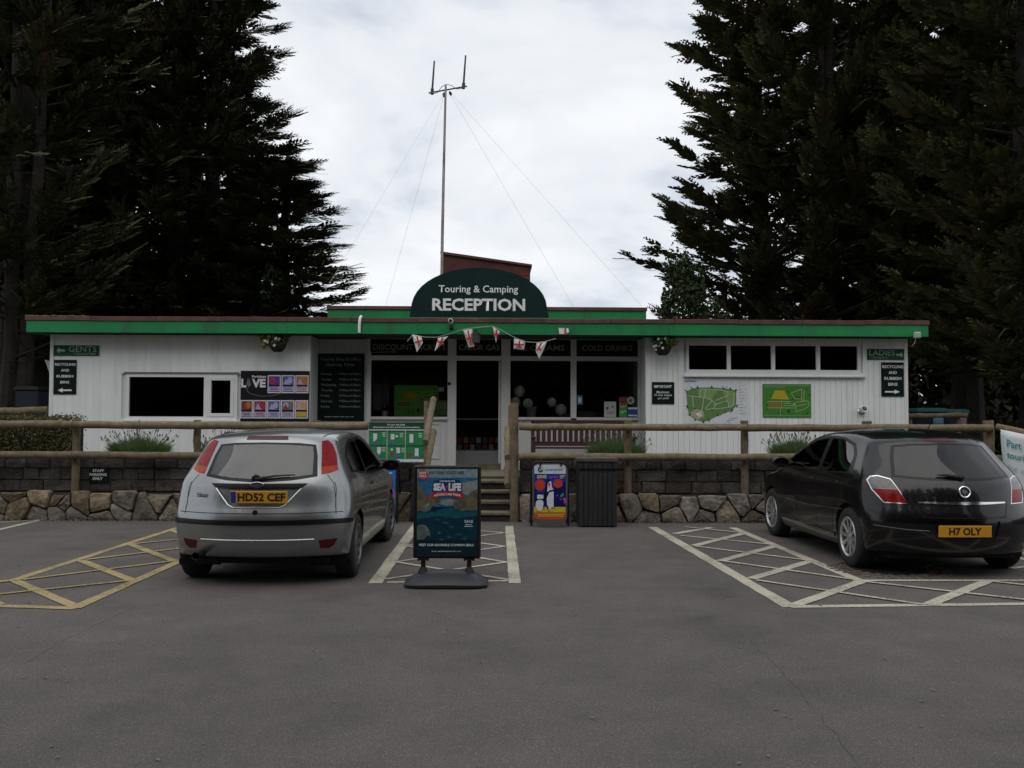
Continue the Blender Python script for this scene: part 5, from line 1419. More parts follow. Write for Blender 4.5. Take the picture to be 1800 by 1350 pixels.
def green_map(s, o=(1340, 675), k=1.0, dim=False):
    X = lambda x: o[0]+(x-1340)*k; Y = lambda y: o[1]+(y-675)*k
    def P(l): return [(X(x), Y(y)) for x, y in l]
    y_, g_, r_, p_, d_ = mp['yellow'], mp['lite'], mp['red'], mp['cream'], mp['dark']
    s.lines([P([(1342.5,677.5),(1423,677.5)]), P([(1343,680.5),(1381,680.5)]), P([(1342.5,730.5),(1424,730.5)])], 1.6*k, mp['edge'], 2)
    s.polys([P([(1362,686.5),(1378.5,686.5),(1387,702.5),(1355,701)])], y_, 2, 'plan_field')
    s.polys([P([(1350,708),(1371,708),(1371,711),(1350,711)]), P([(1351,713),(1370,713),(1370,715.5),(1351,715.5)])], r_, 2, 'plan_row')
    s.lines([P([(1348,706),(1390,706)]), P([(1349,717),(1395,717)]), P([(1374,704),(1371,729)]), P([(1377,709),(1390,709)]), P([(1377,713),(1393,713)]), P([(1398,707),(1419,704),(1423,711),(1416,718),(1399,724),(1397,708)]), P([(1390,691),(1409,684),(1409,706)]), P([(1391,692),(1397,701),(1408,701)]), P([(1414,685),(1412,707)]), P([(1398,714),(1418,710)])], 1.0*k, p_, 3, 'plan_path')
    s.polys([P(ell(x, y, 1.4, 1.6, 7)) for x, y in ((1355,697),(1386,689),(1393,702),(1417,683),(1422,694),(1349,711),(1348,720),(1368,726),(1373,725),(1385,723),(1387,721),(1418,726),(1400,698),(1405,699))], d_, 4, 'plan_tree')
    s.polys([P([(1393,708),(1397,708),(1397,714),(1393,714)])], mp['text'], 4, 'plan_block'); s.polys([P([(1384,720),(1388,720),(1388,726),(1384,726)])], d_, 4, 'plan_block')
s = Sign('campsite_map_poster', 'green campsite map poster on the cladding right of the park plan', 'poster', (1340.5,675,1425.5,734), FB, mp['board'], t=.008); green_map(s)
# big arched sign on the roof
ax0, ax1, ay0, ay1 = 720, 965, 471, 558
arch = [(720,558),(722,549)] + [(842.5-119.5*math.cos(R(a)), 546-75*math.sin(R(a))**.92) for a in range(8, 176, 8)] + [(963,549),(965,558)]
s = Sign('arched_sign', 'dark green arched sign standing on the roof over the door', 'sign', (ax0,ay0,ax1,ay1), ('b', -.18), m_darkgreen, t=.03, poly=arch[::-1])
s.text('Touring & Camping', 771, 502, 910.5, 518.5, m_letter, .012); s.text('RECEPTION', 760, 525, 923, 547, m_letter, .03)
for x in (770, 842, 915): MB().tube([(s.X(x), .02, s.Z(556)), (s.X(x), .02, s.Z(500))], .02, 6).tube([(s.X(x), .02, s.Z(505)), (s.X(x), .75, s.Z(557))], .015, 6).build('sign_brace', m_steel, s.o)

# ============================================================ signs on fence and wall
s = Sign('safety_board', 'green gas safety board with six pictures hanging on the fence', 'board', (648.5,742.5,745,812), ('w', WY-.14), M('safety_green', (.020,.21,.075), .4, var=(8,.2)), t=.008)
s.rects([(648.5,742.5,745,755)], M('safety_dark', (.006,.055,.030), .4), 1); s.rects([(648.5,755,745,756.6),(648.5,807,745,812)], ink['white'], 2); s.rects([(648.5,757.2,745,758.8),(648.5,782.6,745,784.6)], MATS['safety_dark'], 2)
s.text('For your own safety', 681, 745, 712, 748.5, m_letter, .02); s.text('please ensure you pitch up following these guidelines', 656, 749.4, 738, 752.8, m_letter, .02)
s.rects([(680,757,680.9,807),(712,757,712.9,807)], ink['white'], 3)
tick = M('tick_green', (.05,.30,.04), .5)
for a, b in ((656,762),(687,763),(720,763)):
    s.polys([[(a,b),(a+7,b),(a+7,b+9),(a+2.5,b+14),(a+.5,b+14)]] if a < 680 else [[(a,b),(a+6.5,b),(a+6.5,b+(15 if a > 700 else 9.5)),(a,b+(15 if a > 700 else 9.5))]], ink['white'], 3, 'caravan_drawing')
    s.lines([[(a+16,b+15),(a+18,b+18),(a+22,b+12)]], 1.5, tick, 4, 'tick'); s.lines([[(a+16,b-1+3*k),(a+21.5,b-1+3*k)] for k in range(3)], 1.2, ink['white'], 3, 'small_print')
    if a < 715: s.polys([ell(a+3, b+16, 4.5, 2.4, 12)], ink['blue'], 4, 'car_drawing')
for a, b in ((663,786),(697,787),(729.5,788)):
    s.polys([[(a,b),(a+7,b),(a+7,b+9),(a+4.5,b+13),(a+2.5,b+13),(a,b+9)]] if a < 680 else [[(a,b),(a+6.5,b),(a+6.5,b+(15 if a > 715 else 9.5)),(a,b+(15 if a > 715 else 9.5))]], ink['white'], 3, 'caravan_drawing')
    s.polys([ell(a+3, b+16, 4.5, 2.4, 12)], ink['blue'], 4, 'car_drawing')
    s.polys([ell(a-8, b+10.5, 3.2, 2.8, 12)], ink['red'], 4, 'warning_drawing'); s.lines([[(a-11,b+14),(a-4,b+8)]], 1.4, ink['red'], 5, 'warning_drawing')
    if a < 715: s.lines([[(a+9,b+1+3*k),(a+14.5,b+1+3*k)] for k in range(3)], 1.2, ink['white'], 3, 'small_print')
s.polys([ell(697.5,767,2.2,2.2,10), ell(689,790,2,2,10)], ink['white'], 4, 'awning_drawing')
s = Sign('staff_parking_sign', 'small black staff parking only sign on the left wall', 'sign', (157,821.5,191,848.5), ('w', WY+.148), m_black_sign, t=.006)
for k, (t, a, b) in enumerate((('STAFF',163,183),('PARKING',157.8,188),('ONLY',163,181))): s.text(t, a, 824.6+7*k, b, 829.6+7*k, m_letter, .03)
# banner tied to the sloping rail
m_ban = M('banner_vinyl', (.66,.68,.70), .45, var=(1.5,.05)); m_teal = M('banner_teal', (.03,.30,.28), .5); m_teal2 = M('banner_pale_teal', (.30,.48,.47), .5)
bn0 = cA + dA*.22 + Vector((-.075, -.085, 0)); ang_b = math.atan2(dA.y, dA.x)
nx, nz = 16, 10; Wb, Hb = 2.2, 1.02; mb = MB()
slope = (ZT+.02-.82)/2.9
for j in range(nz+1):
    for i in range(nx+1):
        u, v = i/nx, j/nz
        mb.v.append((u*Wb - .10*(1-v)*(1-u)*0 + (.02*math.sin(v*5)), -.012-.020*math.sin(u*9+v*2)*math.sin(v*3.1), -u*Wb*slope - (1-v)*Hb))
mb.f = [(j*(nx+1)+i, j*(nx+1)+i+1, (j+1)*(nx+1)+i+1, (j+1)*(nx+1)+i) for j in range(nz) for i in range(nx)]
bo = mb.build('banner', m_ban, smooth=True); bo.location = (bn0.x, bn0.y, ZT-.01); bo.rotation_euler = (0, 0, ang_b)
so_ = bo.modifiers.new('thickness', 'SOLIDIFY'); so_.thickness = .002
tag(bo, 'white banner with teal lettering tied to the fence at the right edge', 'banner')
for k, (t, w_, m_) in enumerate((('Part exc', .40, m_teal), ('touring c', .43, m_teal), ('for a spac', .48, m_teal2), ('hol', .14, m_teal2))):
    z1_ = -.13 - .185*k; x0_ = .05 + (.02 if k < 3 else .30)
    o = place_text(t, x0_, x0_+w_, z1_-.115, z1_, -.045, m_, bo, .02 if k < 2 else 0)
    for v_ in o.data.vertices: v_.co.z -= v_.co.x*slope
    hh_ = None
for x in (.02, 2.15): MB().tube([(x, 0, -x*slope-.02), (x-.05, .05, -x*slope+.06)], .004, 5).build('tie', m_black, bo)

# ============================================================ pavement boards
fy = 8.70
s = Sign('poster_stand', 'black framed seal poster board on a moulded rolling base', 'sign', (727.5,818,845.5,980.5), ('w', fy), m_black, t=.05, bevel=.014)
pal = {n: M('poster_'+n, c, .4, var=(30, .3), spec=.15) for n, c in dict(sky=(.03,.13,.25), top=(.20,.28,.30), cloud=(.22,.25,.24), rock=(.13,.11,.07), rock2=(.09,.09,.065), sea=(.010,.085,.11), sea2=(.006,.035,.055), deep=(.006,.022,.034), navy=(.012,.035,.16), red=(.42,.03,.03), white=(.68,.70,.70), seal=(.10,.12,.12), seal2=(.20,.22,.18), fish=(.02,.09,.14), dark=(.015,.03,.05)).items()}
L0, R0 = 734, 839.5
s.rects([(L0,824,R0,976)], pal['deep'], 1); s.rects([(L0,824,R0,844)], pal['top'], 2); s.rects([(L0,839,R0,890)], pal['sky'], 3)
s.polys([[(800,850),(R0,843),(R0,872),(812,868)], ell(788,882,18,5.5,16)], pal['cloud'], 4, 'cloud_print')
wv = [(L0,899),(750,897),(765,899),(780,893),(795,891),(805,895),(820,899),(R0,896)]
s.polys([wv+[(R0,925),(820,921),(790,926),(760,922),(L0,926)]], pal['sea'], 4, 'sea_print'); s.polys([[(L0,912),(770,906),(800,910),(R0,905),(R0,948),(L0,948)]], pal['sea2'], 5, 'sea_print')
s.polys([[(L0,848),(741,858),(748,868),(757,873),(768,874),(776,880),(770,885),(752,893),(L0,899)], [(R0,858),(829,863),(820,872),(806,874),(797,882),(800,893),(812,897),(R0,896)]], pal['rock'], 6, 'rock_print')
s.polys([[(L0,856),(740,866),(745,876),(L0,880)], [(800,884),(810,877),(822,885),(818,892),(804,892)], [(768,877),(775,882),(766,884)], [(830,862),(R0,866),(R0,874),(826,872)]], pal['rock2'], 7, 'rock_print')
s.polys([[(738,896),(744,888),(752,883),(757,881),(761,884),(760,890),(757,896),(748,899)]], pal['seal'], 8, 'seal_print'); s.polys([[(745,889),(752,884),(756,886),(750,892)]], pal['seal2'], 9, 'seal_print')
s.polys([[(L0,925),(742,921),(750,923),(756,932),(758,942),(752,940),(747,947),(L0,948)]], pal['seal'], 8, 'seal_print'); s.lines([[(735,925),(743,922),(750,925),(755,933)]], 1.6, pal['seal2'], 9, 'seal_print')
r_ = random.Random(9); s.polys([[(x, y), (x+r_.uniform(4,10), y-r_.uniform(1,4)), (x+r_.uniform(8,14), y+1), (x+5, y+r_.uniform(2,4))] for x, y in ((768,935),(778,918),(790,925),(800,938),(772,946),(812,945),(785,942),(765,912))], pal['fish'], 6, 'fish_print')
s.polys([[(761,864),(761,850),(764,845),(772,842),(787,841),(802,842),(810,845),(813,850),(813,864)]], pal['navy'], 9, 'logo_shield')
s.polys([[(758,866),(787,862.5),(816,866),(816,873),(813,874.5),(787,870.5),(761,874.5),(757,875.5)]], pal['red'], 10, 'logo_ribbon')
s.text('WEYMOUTH', 773, 843.5, 800, 846.8, pal['white'], .02, 12); s.text('SEA', 762.5, 848.5, 784, 862.3, pal['white'], .06, 12); s.text('LiFE', 789, 848.5, 811, 862.3, pal['white'], .06, 12)
s.polys([[(784.4,855),(786.5,852.5),(788.6,855),(786.5,858.5)]], pal['red'], 12, 'logo_heart'); s.text('ADVENTURE PARK', 763, 866, 811, 870.2, pal['white'], .02, 13, bend=.012)
s.polys([ell(744, 834, 8.3, 9, 22)], M('poster_badge', (.46,.05,.04), .35), 11, 'badge_print'); s.text('BEST', 738, 829, 750, 833.2, pal['white'], .02, 13); s.text('PRICE', 738, 834.6, 750, 838.6, pal['white'], .02, 13)
s.text('BUY YOUR TICKETS HERE', 755, 827.8, 816, 833, pal['dark'], .01, 5); s.text('MEET OUR ADORABLE COMMON SEALS', 738, 954.6, 833, 958.8, pal['white'], .02, 5)
s.text('www.sealifeweymouth.com', 760, 966, 811, 969.5, pal['white'], .0, 5); s.text('SAVE', 817, 913, 832, 918, pal['white'], .01, 8); s.lines([[(819,921),(830,921)], [(817,924),(832,924)]], 1.0, pal['white'], 8, 'small_print')
cx_ = s.o.location.x; pz = s.o.location.z
for x in (745, 825.5):
    MB().tube([(s.X(x), -.02, s.Z(979)), (s.X(x), -.02, s.Z(1003))], .022, 8).box(s.X(x)-.05, s.X(x)+.05, -.045, .005, s.Z(983), s.Z(979.5)).build('spring_leg', m_black, s.o)
    for dx in (-7.5, 7.5): MB().lathe([(.001,-.05),(.012,-.05),(.012,.01)], 10, (s.X(x+dx), 0, s.Z(982.5)), 'y').build('clip', m_black, s.o)
    MB().lathe([(.05,0),(.035,.03),(.024,.05)], 14, (s.X(x), -.02, s.Z(1005))).build('leg_collar', m_black, s.o, smooth=True)
m_base = M('moulded_grey_black_base', (.022,.023,.027), .5, var=(14,.2))
bb = MB(); zg = -pz; hwb = .382; n = 20
for k in range(n+1):                           # arched base: humped front profile, swept
    u = -1+2*k/n; x = u*hwb; top = zg + .055 + .085*(1-abs(u)**2.6); dpt = .235*(1-.35*abs(u)**6)
    for (yy, zz) in ((-dpt, zg+.012), (-dpt-.006, zg+.03+.01*(1-u*u)), (-dpt*.62, top*1.0-.018), (-dpt*.25, top), (dpt*.25, top), (dpt*.62, top-.018), (dpt+.006, zg+.04), (dpt, zg+.012)): bb.v.append((x, yy-.02, zz))
m8 = 8
for k in range(n):
    for j in range(m8): bb.f.append((k*m8+j, k*m8+(j+1) % m8, (k+1)*m8+(j+1) % m8, (k+1)*m8+j))
bb.f += [tuple(range(m8-1, -1, -1)), tuple(n*m8+j for j in range(m8))]
bb.build('base', m_base, s.o, smooth=True)

def aboard(label, x0, y0, x1, y1, Y, rows, name='pavement_sign'):
    """small rounded two-leg pavement sign"""
    a, b = at(x0, y1, Y), at(x1, y0, Y); w, h = b.x-a.x, b.z; cx = (a.x+b.x)/2
    t = empty(name, (cx, Y, 0)); tag(t, label, 'sign'); hw = w/2; rr = .09
    def frame(yb): return [(-hw, yb, .02), (-hw, yb*.3, h-rr), (-hw+rr*.3, yb*.08, h-rr*.3), (-hw+rr, 0, h), (hw-rr, 0, h), (hw-rr*.3, yb*.08, h-rr*.3), (hw, yb*.3, h-rr), (hw, yb, .02)]
    for yb, nm in ((0, 'front_frame'), (.42, 'rear_frame')):
        MB().tube([(p[0], p[1]+(.0 if yb == 0 else .035), p[2]) for p in frame(yb)], .016, 8).build(nm, m_black, t, smooth=True)
    return t, w, h
t, w, h = aboard('small rounded penguin board beside the dark litter bin', 934, 812.5, 999, 923, 13.3, 0)
class Loc(Sign):
    def __init__(s, o, box, w, h, y): s.o, s.box, s.w, s.h, s.y, s.t = o, box, w, h, y, .01
bx = (934, 812.5, 999, 923); zc = h/2
def panel(t, box, poly, mat, w, h, zc, y=-.02, th=.012):
    s = Loc(None, box, w, h, -th)
    o = MB().prism([(s.X(p[0]), s.Z(p[1])) for p in poly], -th, 0).build('sign_panel', mat, t); o.location = (0, y, zc); s.o = o; return s
s = panel(t, bx, [(937,905),(939,914),(948,920.5),(966.5,922.5),(985,920.5),(994,914),(997,905),(998,826),(995,818),(989,814.6),(944,814.6),(938,818),(935,826)][::-1], M('panel_grey', (.085,.085,.088), .5), w, h, zc)
pp = {n: M('penguin_'+n, c, .4, var=(30,.15), spec=.15) for n, c in dict(blue=(.012,.035,.30), navy=(.008,.012,.09), white=(.60,.64,.68), head=(.55,.60,.66), red=(.52,.045,.035), orange=(.50,.085,.02), yellow=(.55,.42,.03), black=(.008,.008,.012), pink=(.42,.07,.28), teal=(.05,.30,.27), lem=(.55,.50,.12)).items()}
s.polys([[(939,832),(939,820),(944,816.5),(989,816.5),(994,820),(994,832)]], pp['head'], 1); s.rects([(939,832,994.5,890)], pp['blue'], 1); s.rects([(938.5,888,994,898)], pp['yellow'], 2); s.polys([[(938.5,897.5),(994,897.5),(994,905),(988,909),(944,909),(939,904)]], pp['orange'], 2)
s.polys([ell(950,825,5,4.8,20)], pp['navy'], 3, 'logo_print'); s.polys([ell(951,824.3,3.6,3.2,16)], pp['head'], 4, 'logo_print'); s.polys([ell(949.5,823.6,1.5,1.5,10), ell(952,826,1.3,1.2,10)], pp['navy'], 5, 'logo_print')
s.text('oceanarium', 957.5, 822.2, 989.5, 827, pp['navy'], .0, 3)
s.text('SAVE', 943.5, 834, 960.5, 840, pp['lem'], .05, 4); s.text('up to', 964, 835.5, 980, 840.5, pp['pink'], .03, 4); s.text('15%', 984, 834, 993.5, 840, pp['lem'], .05, 4)
s.polys([[(975,850),(994,845),(994,888),(972,888)], [(939,852),(945,870),(940,886),(939,886)]], pp['navy'], 3, 'sea_print')
s.polys([ell(949,851,9,9.5,20), ell(980.5,848.5,8.5,7.5,20)], pp['red'], 4, 'speech_print')
s.lines([[(944,846.5),(954,846.5)],[(943,849.5),(955.5,849.5)],[(943.5,852.5),(954.5,852.5)],[(946,855.5),(952,855.5)],[(977,844.5),(984,844.5)],[(975,847.8),(986.5,847.8)],[(976,851),(986,851)]], 1.3, pp['orange'], 5, 'small_print')
s.polys([[(960.5,846),(962,843),(966,842.6),(968.5,845),(970,855),(973,859),(973,888),(967,892),(961.5,889),(960.8,873),(964,864),(960,860)]], pp['white'], 6, 'penguin_print')
s.polys([[(960.5,846),(961.5,843),(965,841.5),(968.5,844),(965,845.5),(962.5,848),(962,858),(959.5,866),(956.5,874),(955,872),(958,858)], [(973,858.5),(973,861.5),(965.5,863.5),(960.5,873),(959,880),(964.5,890),(962,892),(957.5,880),(956,874),(961,864),(966,860)]], pp['black'], 7, 'penguin_print')
s.polys([ell(948.5,884.5,7.2,10.5,20), [(944,867),(955,867),(955,874),(944,875)]], pp['white'], 8, 'penguin_print'); s.polys([[(944,868),(945.5,865),(949.5,864),(953.5,865.5),(955,868),(949,866.8)], [(938,876),(944,874.3),(955,874.3),(961,877),(955,877.5),(948,875.5),(943,878)], [(955.5,878),(957,884),(956,893),(954.5,889)]], pp['black'], 9, 'penguin_print')
s.polys([[(963,848.5),(965,846.8),(967,849),(965,856)]], pp['red'], 9, 'beak_print'); s.polys([[(963,893),(969,895),(964,896)], [(969,888),(975,890),(970,891)], [(943,895),(947,895),(944,897)]], pp['orange'], 9, 'feet_print')
s.polys([[(984,869),(990,864),(991,868),(986,872)], ell(979.5,869,1.6,1.4,8)], pp['teal'], 6, 'fish_print'); s.polys([[(989,874),(992,872),(996,876),(994,884),(991,880)], [(983,873),(987,875),(985,877)]], pp['pink'], 6, 'fish_print')
s.lines([[(944,900.5),(992,900.5)], [(946,903.5),(990,903.5)]], 1.2, pp['lem'], 4, 'small_print')
for x in (949.5, 986): MB().box(s.X(x)-.012, s.X(x)+.012, -.03, .01, s.Z(819), s.Z(813)).build('hook', m_black, s.o)
# blue board behind the silver car
t, w, h = aboard('blue pavement sign half hidden behind the silver car', 636, 809.5, 699, 912, 13.62, 0)
bx = (636, 809.5, 699, 912)
s = panel(t, bx, [(640,905),(695.5,905),(696,822),(693,815),(687,812),(648,812),(642,815),(639,822)][::-1], M('ice_blue', (.02,.13,.48), .35, var=(6,.25)), w, h, h/2)
s.polys([[(641,864),(695,858),(695,872),(641,876)]], pp['pink'], 1); s.polys([[(641,874),(695,870),(695,904),(641,904)]], M('board_green', (.05,.20,.10), .4), 2)
s.polys([[(676,838),(683,836),(690,843),(684,846)], [(678,848),(691,849),(690,853),(680,852)], [(646,838),(668,836),(670,842),(648,845)]], pp['head'], 3); s.polys([ell(660,818,5,4,14)], pp['head'], 3); s.lines([[(674,832),(690,829)], [(676,856),(692,857)]], 2.0, pp['white'], 3)
# ============================================================ litter bin, bench
p = gp(1051, 927); bt = at(1051, 806, p.y).z; bwd = at(1086, 860, p.y).x - at(1016, 860, p.y).x; hwB = bwd/2-.012
bn = empty('litter_bin', (p.x, p.y+hwB, 0)); tag(bn, 'dark slatted timber litter bin in front of the wall', 'bin')
m_bin = M('dark_stained_timber', (.014,.013,.013), .7, var=(10,.4), bump=(60,.4), rnd=.25)
MB().box(-hwB+.03, hwB-.03, -hwB+.03, hwB-.03, .03, bt-.04).build('liner', m_dark, bn)
n = 8; sw = 2*hwB/n
for k in range(n):
    x = -hwB+sw*(k+.5)
    for yy in (-hwB, hwB-.02): 
        zt = bt-.205 if yy < 0 else bt-.05
        MB().box(x-sw/2+.003, x+sw/2-.003, yy, yy+.02, .02, zt).build('slat', m_bin, bn, bevel=.003)
        if yy < 0: MB().box(x-sw/2+.003, x+sw/2-.003, yy, yy+.02, bt-.145, bt-.05).build('slat', m_bin, bn, bevel=.003)
    for xx in (-hwB, hwB-.02): MB().box(xx-.001, xx+.021, x-sw/2+.004 if abs(x) < hwB-sw else x-sw/2+.022, x+sw/2-.004 if abs(x) < hwB-sw else x+sw/2-.022, .02, bt-.05).build('slat', m_bin, bn)
for k in range(4): MB().box(-hwB-.02, hwB+.02, -hwB-.02+k*(2*hwB+.04)/4+.003, -hwB-.02+(k+1)*(2*hwB+.04)/4-.003, bt-.045, bt+.005).build('lid_board', M('grey_timber_lid', (.075,.066,.055), .85, var=(9,.35), rnd=.15), bn, bevel=.004)
a, b = bl(934, 770, -.1), bl(1112, 770, -.1)
L = b[0]-a[0]; c = bw((a[0]+b[0])/2, -.05, 0.02)
be = empty('garden_bench', c, B_ROT); tag(be, 'dark red slatted garden bench under the right shop window', 'bench')
m_bench = M('dark_red_bench', (.045,.014,.014), .6, var=(8,.3))
for x in (-L/2+.03, L/2-.03):
    MB().box(x-.03, x+.03, -.42, -.36, 0, .60).build('leg', m_bench, be); MB().box(x-.03, x+.03, .02, .08, 0, .92).build('leg', m_bench, be); MB().box(x-.035, x+.035, -.45, .03, .60, .64).build('armrest', m_bench, be, bevel=.008)
MB().box(-L/2, L/2, .02, .07, .84, .93).build('top_rail', m_bench, be, bevel=.01); MB().box(-L/2+.06, L/2-.06, .025, .065, .46, .54).build('lower_rail', m_bench, be)
for k in range(17):
    x = -L/2+.13+(L-.26)*k/16; MB().box(x-.034, x+.034, .035, .055, .54, .84).build('back_slat', m_bench, be)
for k in range(6): MB().box(-L/2+.05, L/2-.05, -.42+k*.072, -.36+k*.072, .42, .445).build('seat_slat', m_bench, be)

# ============================================================ things in the shop windows
SI = REC+.14
def goods(name, label, cat, px0, py0, px1, py1, dy, mat, th=.01): return Sign(name, label, cat, (px0,py0,px1,py1), ('b', dy), mat, t=th)
MB().box(cols[1], cols[2], REC+.085, REC+.5, zsill-.06, zsill-.01).build('display_shelf', M('shelf_wood', (.05,.035,.028), .7), bd)
MB().box(cols[5], cols[8], REC+.085, REC+.5, zsill-.06, zsill-.01).build('display_shelf', M('shelf_wood', (.05,.035,.028), .7), bd)
s = goods('campsite_map_poster', 'green campsite map poster standing inside the left shop window', 'poster', 693, 677, 771, 731.5, REC+.10, M('window_board_green', (.12,.40,.05), .5)); green_map(s, (693, 677), 78/85)  # brighter green than the wall map, to show through the glass
s = goods('price_card', 'small white card stuck in the left shop window corner', 'card', 771.5, 681, 780.5, 688, REC+.05, ink['white'], .003)
s = goods('leaflet', 'green leaflet in the right corner of the left shop window', 'leaflet', 767, 704, 786, 730, REC+.06, mp['edge'], .004); s.text('RUN FUN', 769, 708, 785, 720, mp['cream'], .03)
s = goods('display_panel', 'pale pink display panel behind the dark bottle', 'panel', 656, 675, 670, 721, REC+.34, M('dusty_pink', (.20,.14,.15), .7)); s = goods('display_panel', 'grey pointed display panel behind the bottle cap', 'panel', 671, 668, 684, 728, REC+.37, M('dusty_grey', (.10,.10,.11), .7))
x, z = bl(676.5, 719, REC+.2); c = bw(x, REC+.2, zsill-.01)
o = MB().lathe([(.001,0),(.052,0),(.055,.02),(.055,.17),(.045,.22),(.018,.28),(.016,.33),(.001,.33)], 18).build('bottle', M('dark_bottle', (.008,.009,.010), .2), None, smooth=True); o.location = c; tag(o, 'dark bottle with a white label in the left shop window', 'bottle')
MB().lathe([(.0565,.03),(.0565,.14)], 18).build('bottle_label', M('bottle_label', (.42,.44,.42), .6), o)
m_bal = M('white_balloon', (.80,.79,.75), .35)
for px, py, r_, lab in ((913,688,9.8,'white balloon floating highest in the middle shop window'), (905.5,708,9.6,'white balloon at the left frame of the middle window'), (928,709.5,8.6,'white balloon just above the clear pot'), (970,707.5,8.3,'small white balloon near the middle mullion'), (986,721,10.3,'large white balloon low beside the mullion')):
    x, z = bl(px, py, REC+.28); rr = r_*(17.9/F_PX); o = MB().ball((0,0,0), rr, 20, 12, (1,1,1.07)).build('balloon', m_bal, None, smooth=True); o.location = bw(x, REC+.28, z); o.rotation_euler = (0, r_*.13-1.2, 0); tag(o, lab, 'balloon', 'white balloons in the shop window')
    MB().lathe([(.012,-rr*1.13),(.003,-rr*1.04)], 8).build('knot', m_bal, o)
x, z = bl(934, 720, REC+.22); o = MB().lathe([(.07,0),(.085,.03),(.10,.22),(.105,.23)], 18).build('pot', M('frosted_pot', (.34,.33,.31), .4, var=(14,.3)), None, smooth=True); o.location = bw(x, REC+.22, zsill-.01); tag(o, 'frosted tub standing among the balloons', 'tub')
MB().lathe([(.107,.19),(.110,.20),(.107,.235),(.001,.235)], 18).build('lid', M('tub_lid', (.30,.31,.30), .5), o)
for px0, px1, y0, lab in ((988,1004,726,'low stack of grey packets left of the mullion'), (1015,1046,723,'low stack of grey packets right of the mullion')):
    a, b = bl(px0, 728, REC+.2)[0], bl(px1, 728, REC+.2)[0]; zt = bl(1000, y0, REC+.2)[1]
    o = empty('packet_stack', bw((a+b)/2, REC+.22, zsill-.01), B_ROT); tag(o, lab, 'packets')
    n = 3
    for k in range(n): MB().box(-(b-a)/2+.01*k, (b-a)/2-.006*k, -.08, .08, (zt-zsill+.01)*k/n, (zt-zsill+.01)*(k+1)/n-.003).build('packet', M('grey_packet', (.07,.08,.078), .5, rnd=.3), o)
gx = REC+.015
s = goods('window_sticker', 'blue drink sticker at the left of the right shop window', 'sticker', 1014, 695, 1024, 711, REC+.024, M('sticker_blue', (.10,.20,.34), .4), .002); s.polys([[(1016,699),(1022,699),(1021,708),(1017,708)]], ink['white'], 1)
s = goods('notice_card', 'white notice card with two dark spots in the right shop window', 'card', 1062, 706, 1083, 733, REC+.024, M('card_grey_white', (.46,.47,.47), .5), .003); s.polys([ell(1068,717,2,2,10), ell(1066.5,719.5,1.2,1.2,8), [(1074,714),(1078.5,714),(1078,719),(1076.5,716)]], m_black, 1); s.lines([[(1066,724),(1080,724)], [(1066,727),(1079,727)]], 1, ink['grey'], 1, 'small_print')
s = goods('notice_card', 'red and green notice card in the right shop window', 'card', 1088.5, 708, 1102.5, 733, REC+.024, M('card_green', (.03,.33,.03), .5), .003); s.rects([(1090.5,709,1101,717)], ink['red'], 1); s.text('LOT', 1091, 713, 1100.5, 716.4, ink['white'], .03); s.lines([[(1090,723),(1101,723)], [(1090,726),(1096,726)]], 1.4, ink['white'], 1, 'small_print')
s = goods('notice_card', 'blue and white notice card at the right frame of the shop window', 'card', 1104, 716, 1120.5, 733, REC+.024, M('card_blue', (.025,.07,.33), .5), .003); s.rects([(1104,716,1120.5,719.5),(1104,729,1120.5,731.5)], ink['white'], 1)
s = goods('window_sticker', 'round cream sticker above the blue notice card', 'sticker', 1102, 697, 1115, 711, REC+.022, M('sticker_cream', (.40,.38,.27), .5), .002)
s.o.data = MB().prism(ell(0, 0, s.w/2, s.h/2, 20), -.002, 0).mesh('sticker', MATS['sticker_cream']); s.polys([ell(1108.5,704,2.2,3,12)], mp['dark'], 1)
s = goods('window_sticker', 'dark pink sticker behind the round cream sticker', 'sticker', 1088, 698, 1103, 706.5, REC+.028, M('sticker_pink', (.20,.04,.08), .5), .002)
# chest freezer seen through the doorway
x0, x1 = bl(800, 790, REC+1.0)[0], bl(882, 790, REC+1.0)[0]
fz = empty('chest_freezer', bw((x0+x1)/2, REC+1.3, .03), B_ROT); tag(fz, 'pale chest freezer with coloured packets inside the doorway', 'freezer')
hwf = (x1-x0)/2+.1; zf = bl(840, 738, REC+1.0)[1]
m_frz = M('freezer_white', (.55,.55,.55), .5)
MB().box(-hwf, hwf, -.3, .4, 0, .30).build('body', m_frz, fz); MB().box(-hwf, hwf, -.3, -.28, .31, zf-.03).build('front_glass', m_glass, fz)
MB().box(-hwf, hwf, -.32, .4, zf-.03, zf).build('lid', M('freezer_lid', (.30,.30,.30), .5), fz)
rr_ = random.Random(4)
for k in range(18):
    xx = -hwf+.06+(2*hwf-.12)*(k % 9)/8; zz = .31+.14*(k//9); MB().box(xx-.045, xx+.045, -.24, -.12, zz, zz+.11).build('packet', M('packet_%d' % (k % 5), [(.45,.05,.05),(.45,.36,.28),(.30,.06,.05),(.55,.50,.45),(.10,.12,.22)][k % 5], .5), fz)
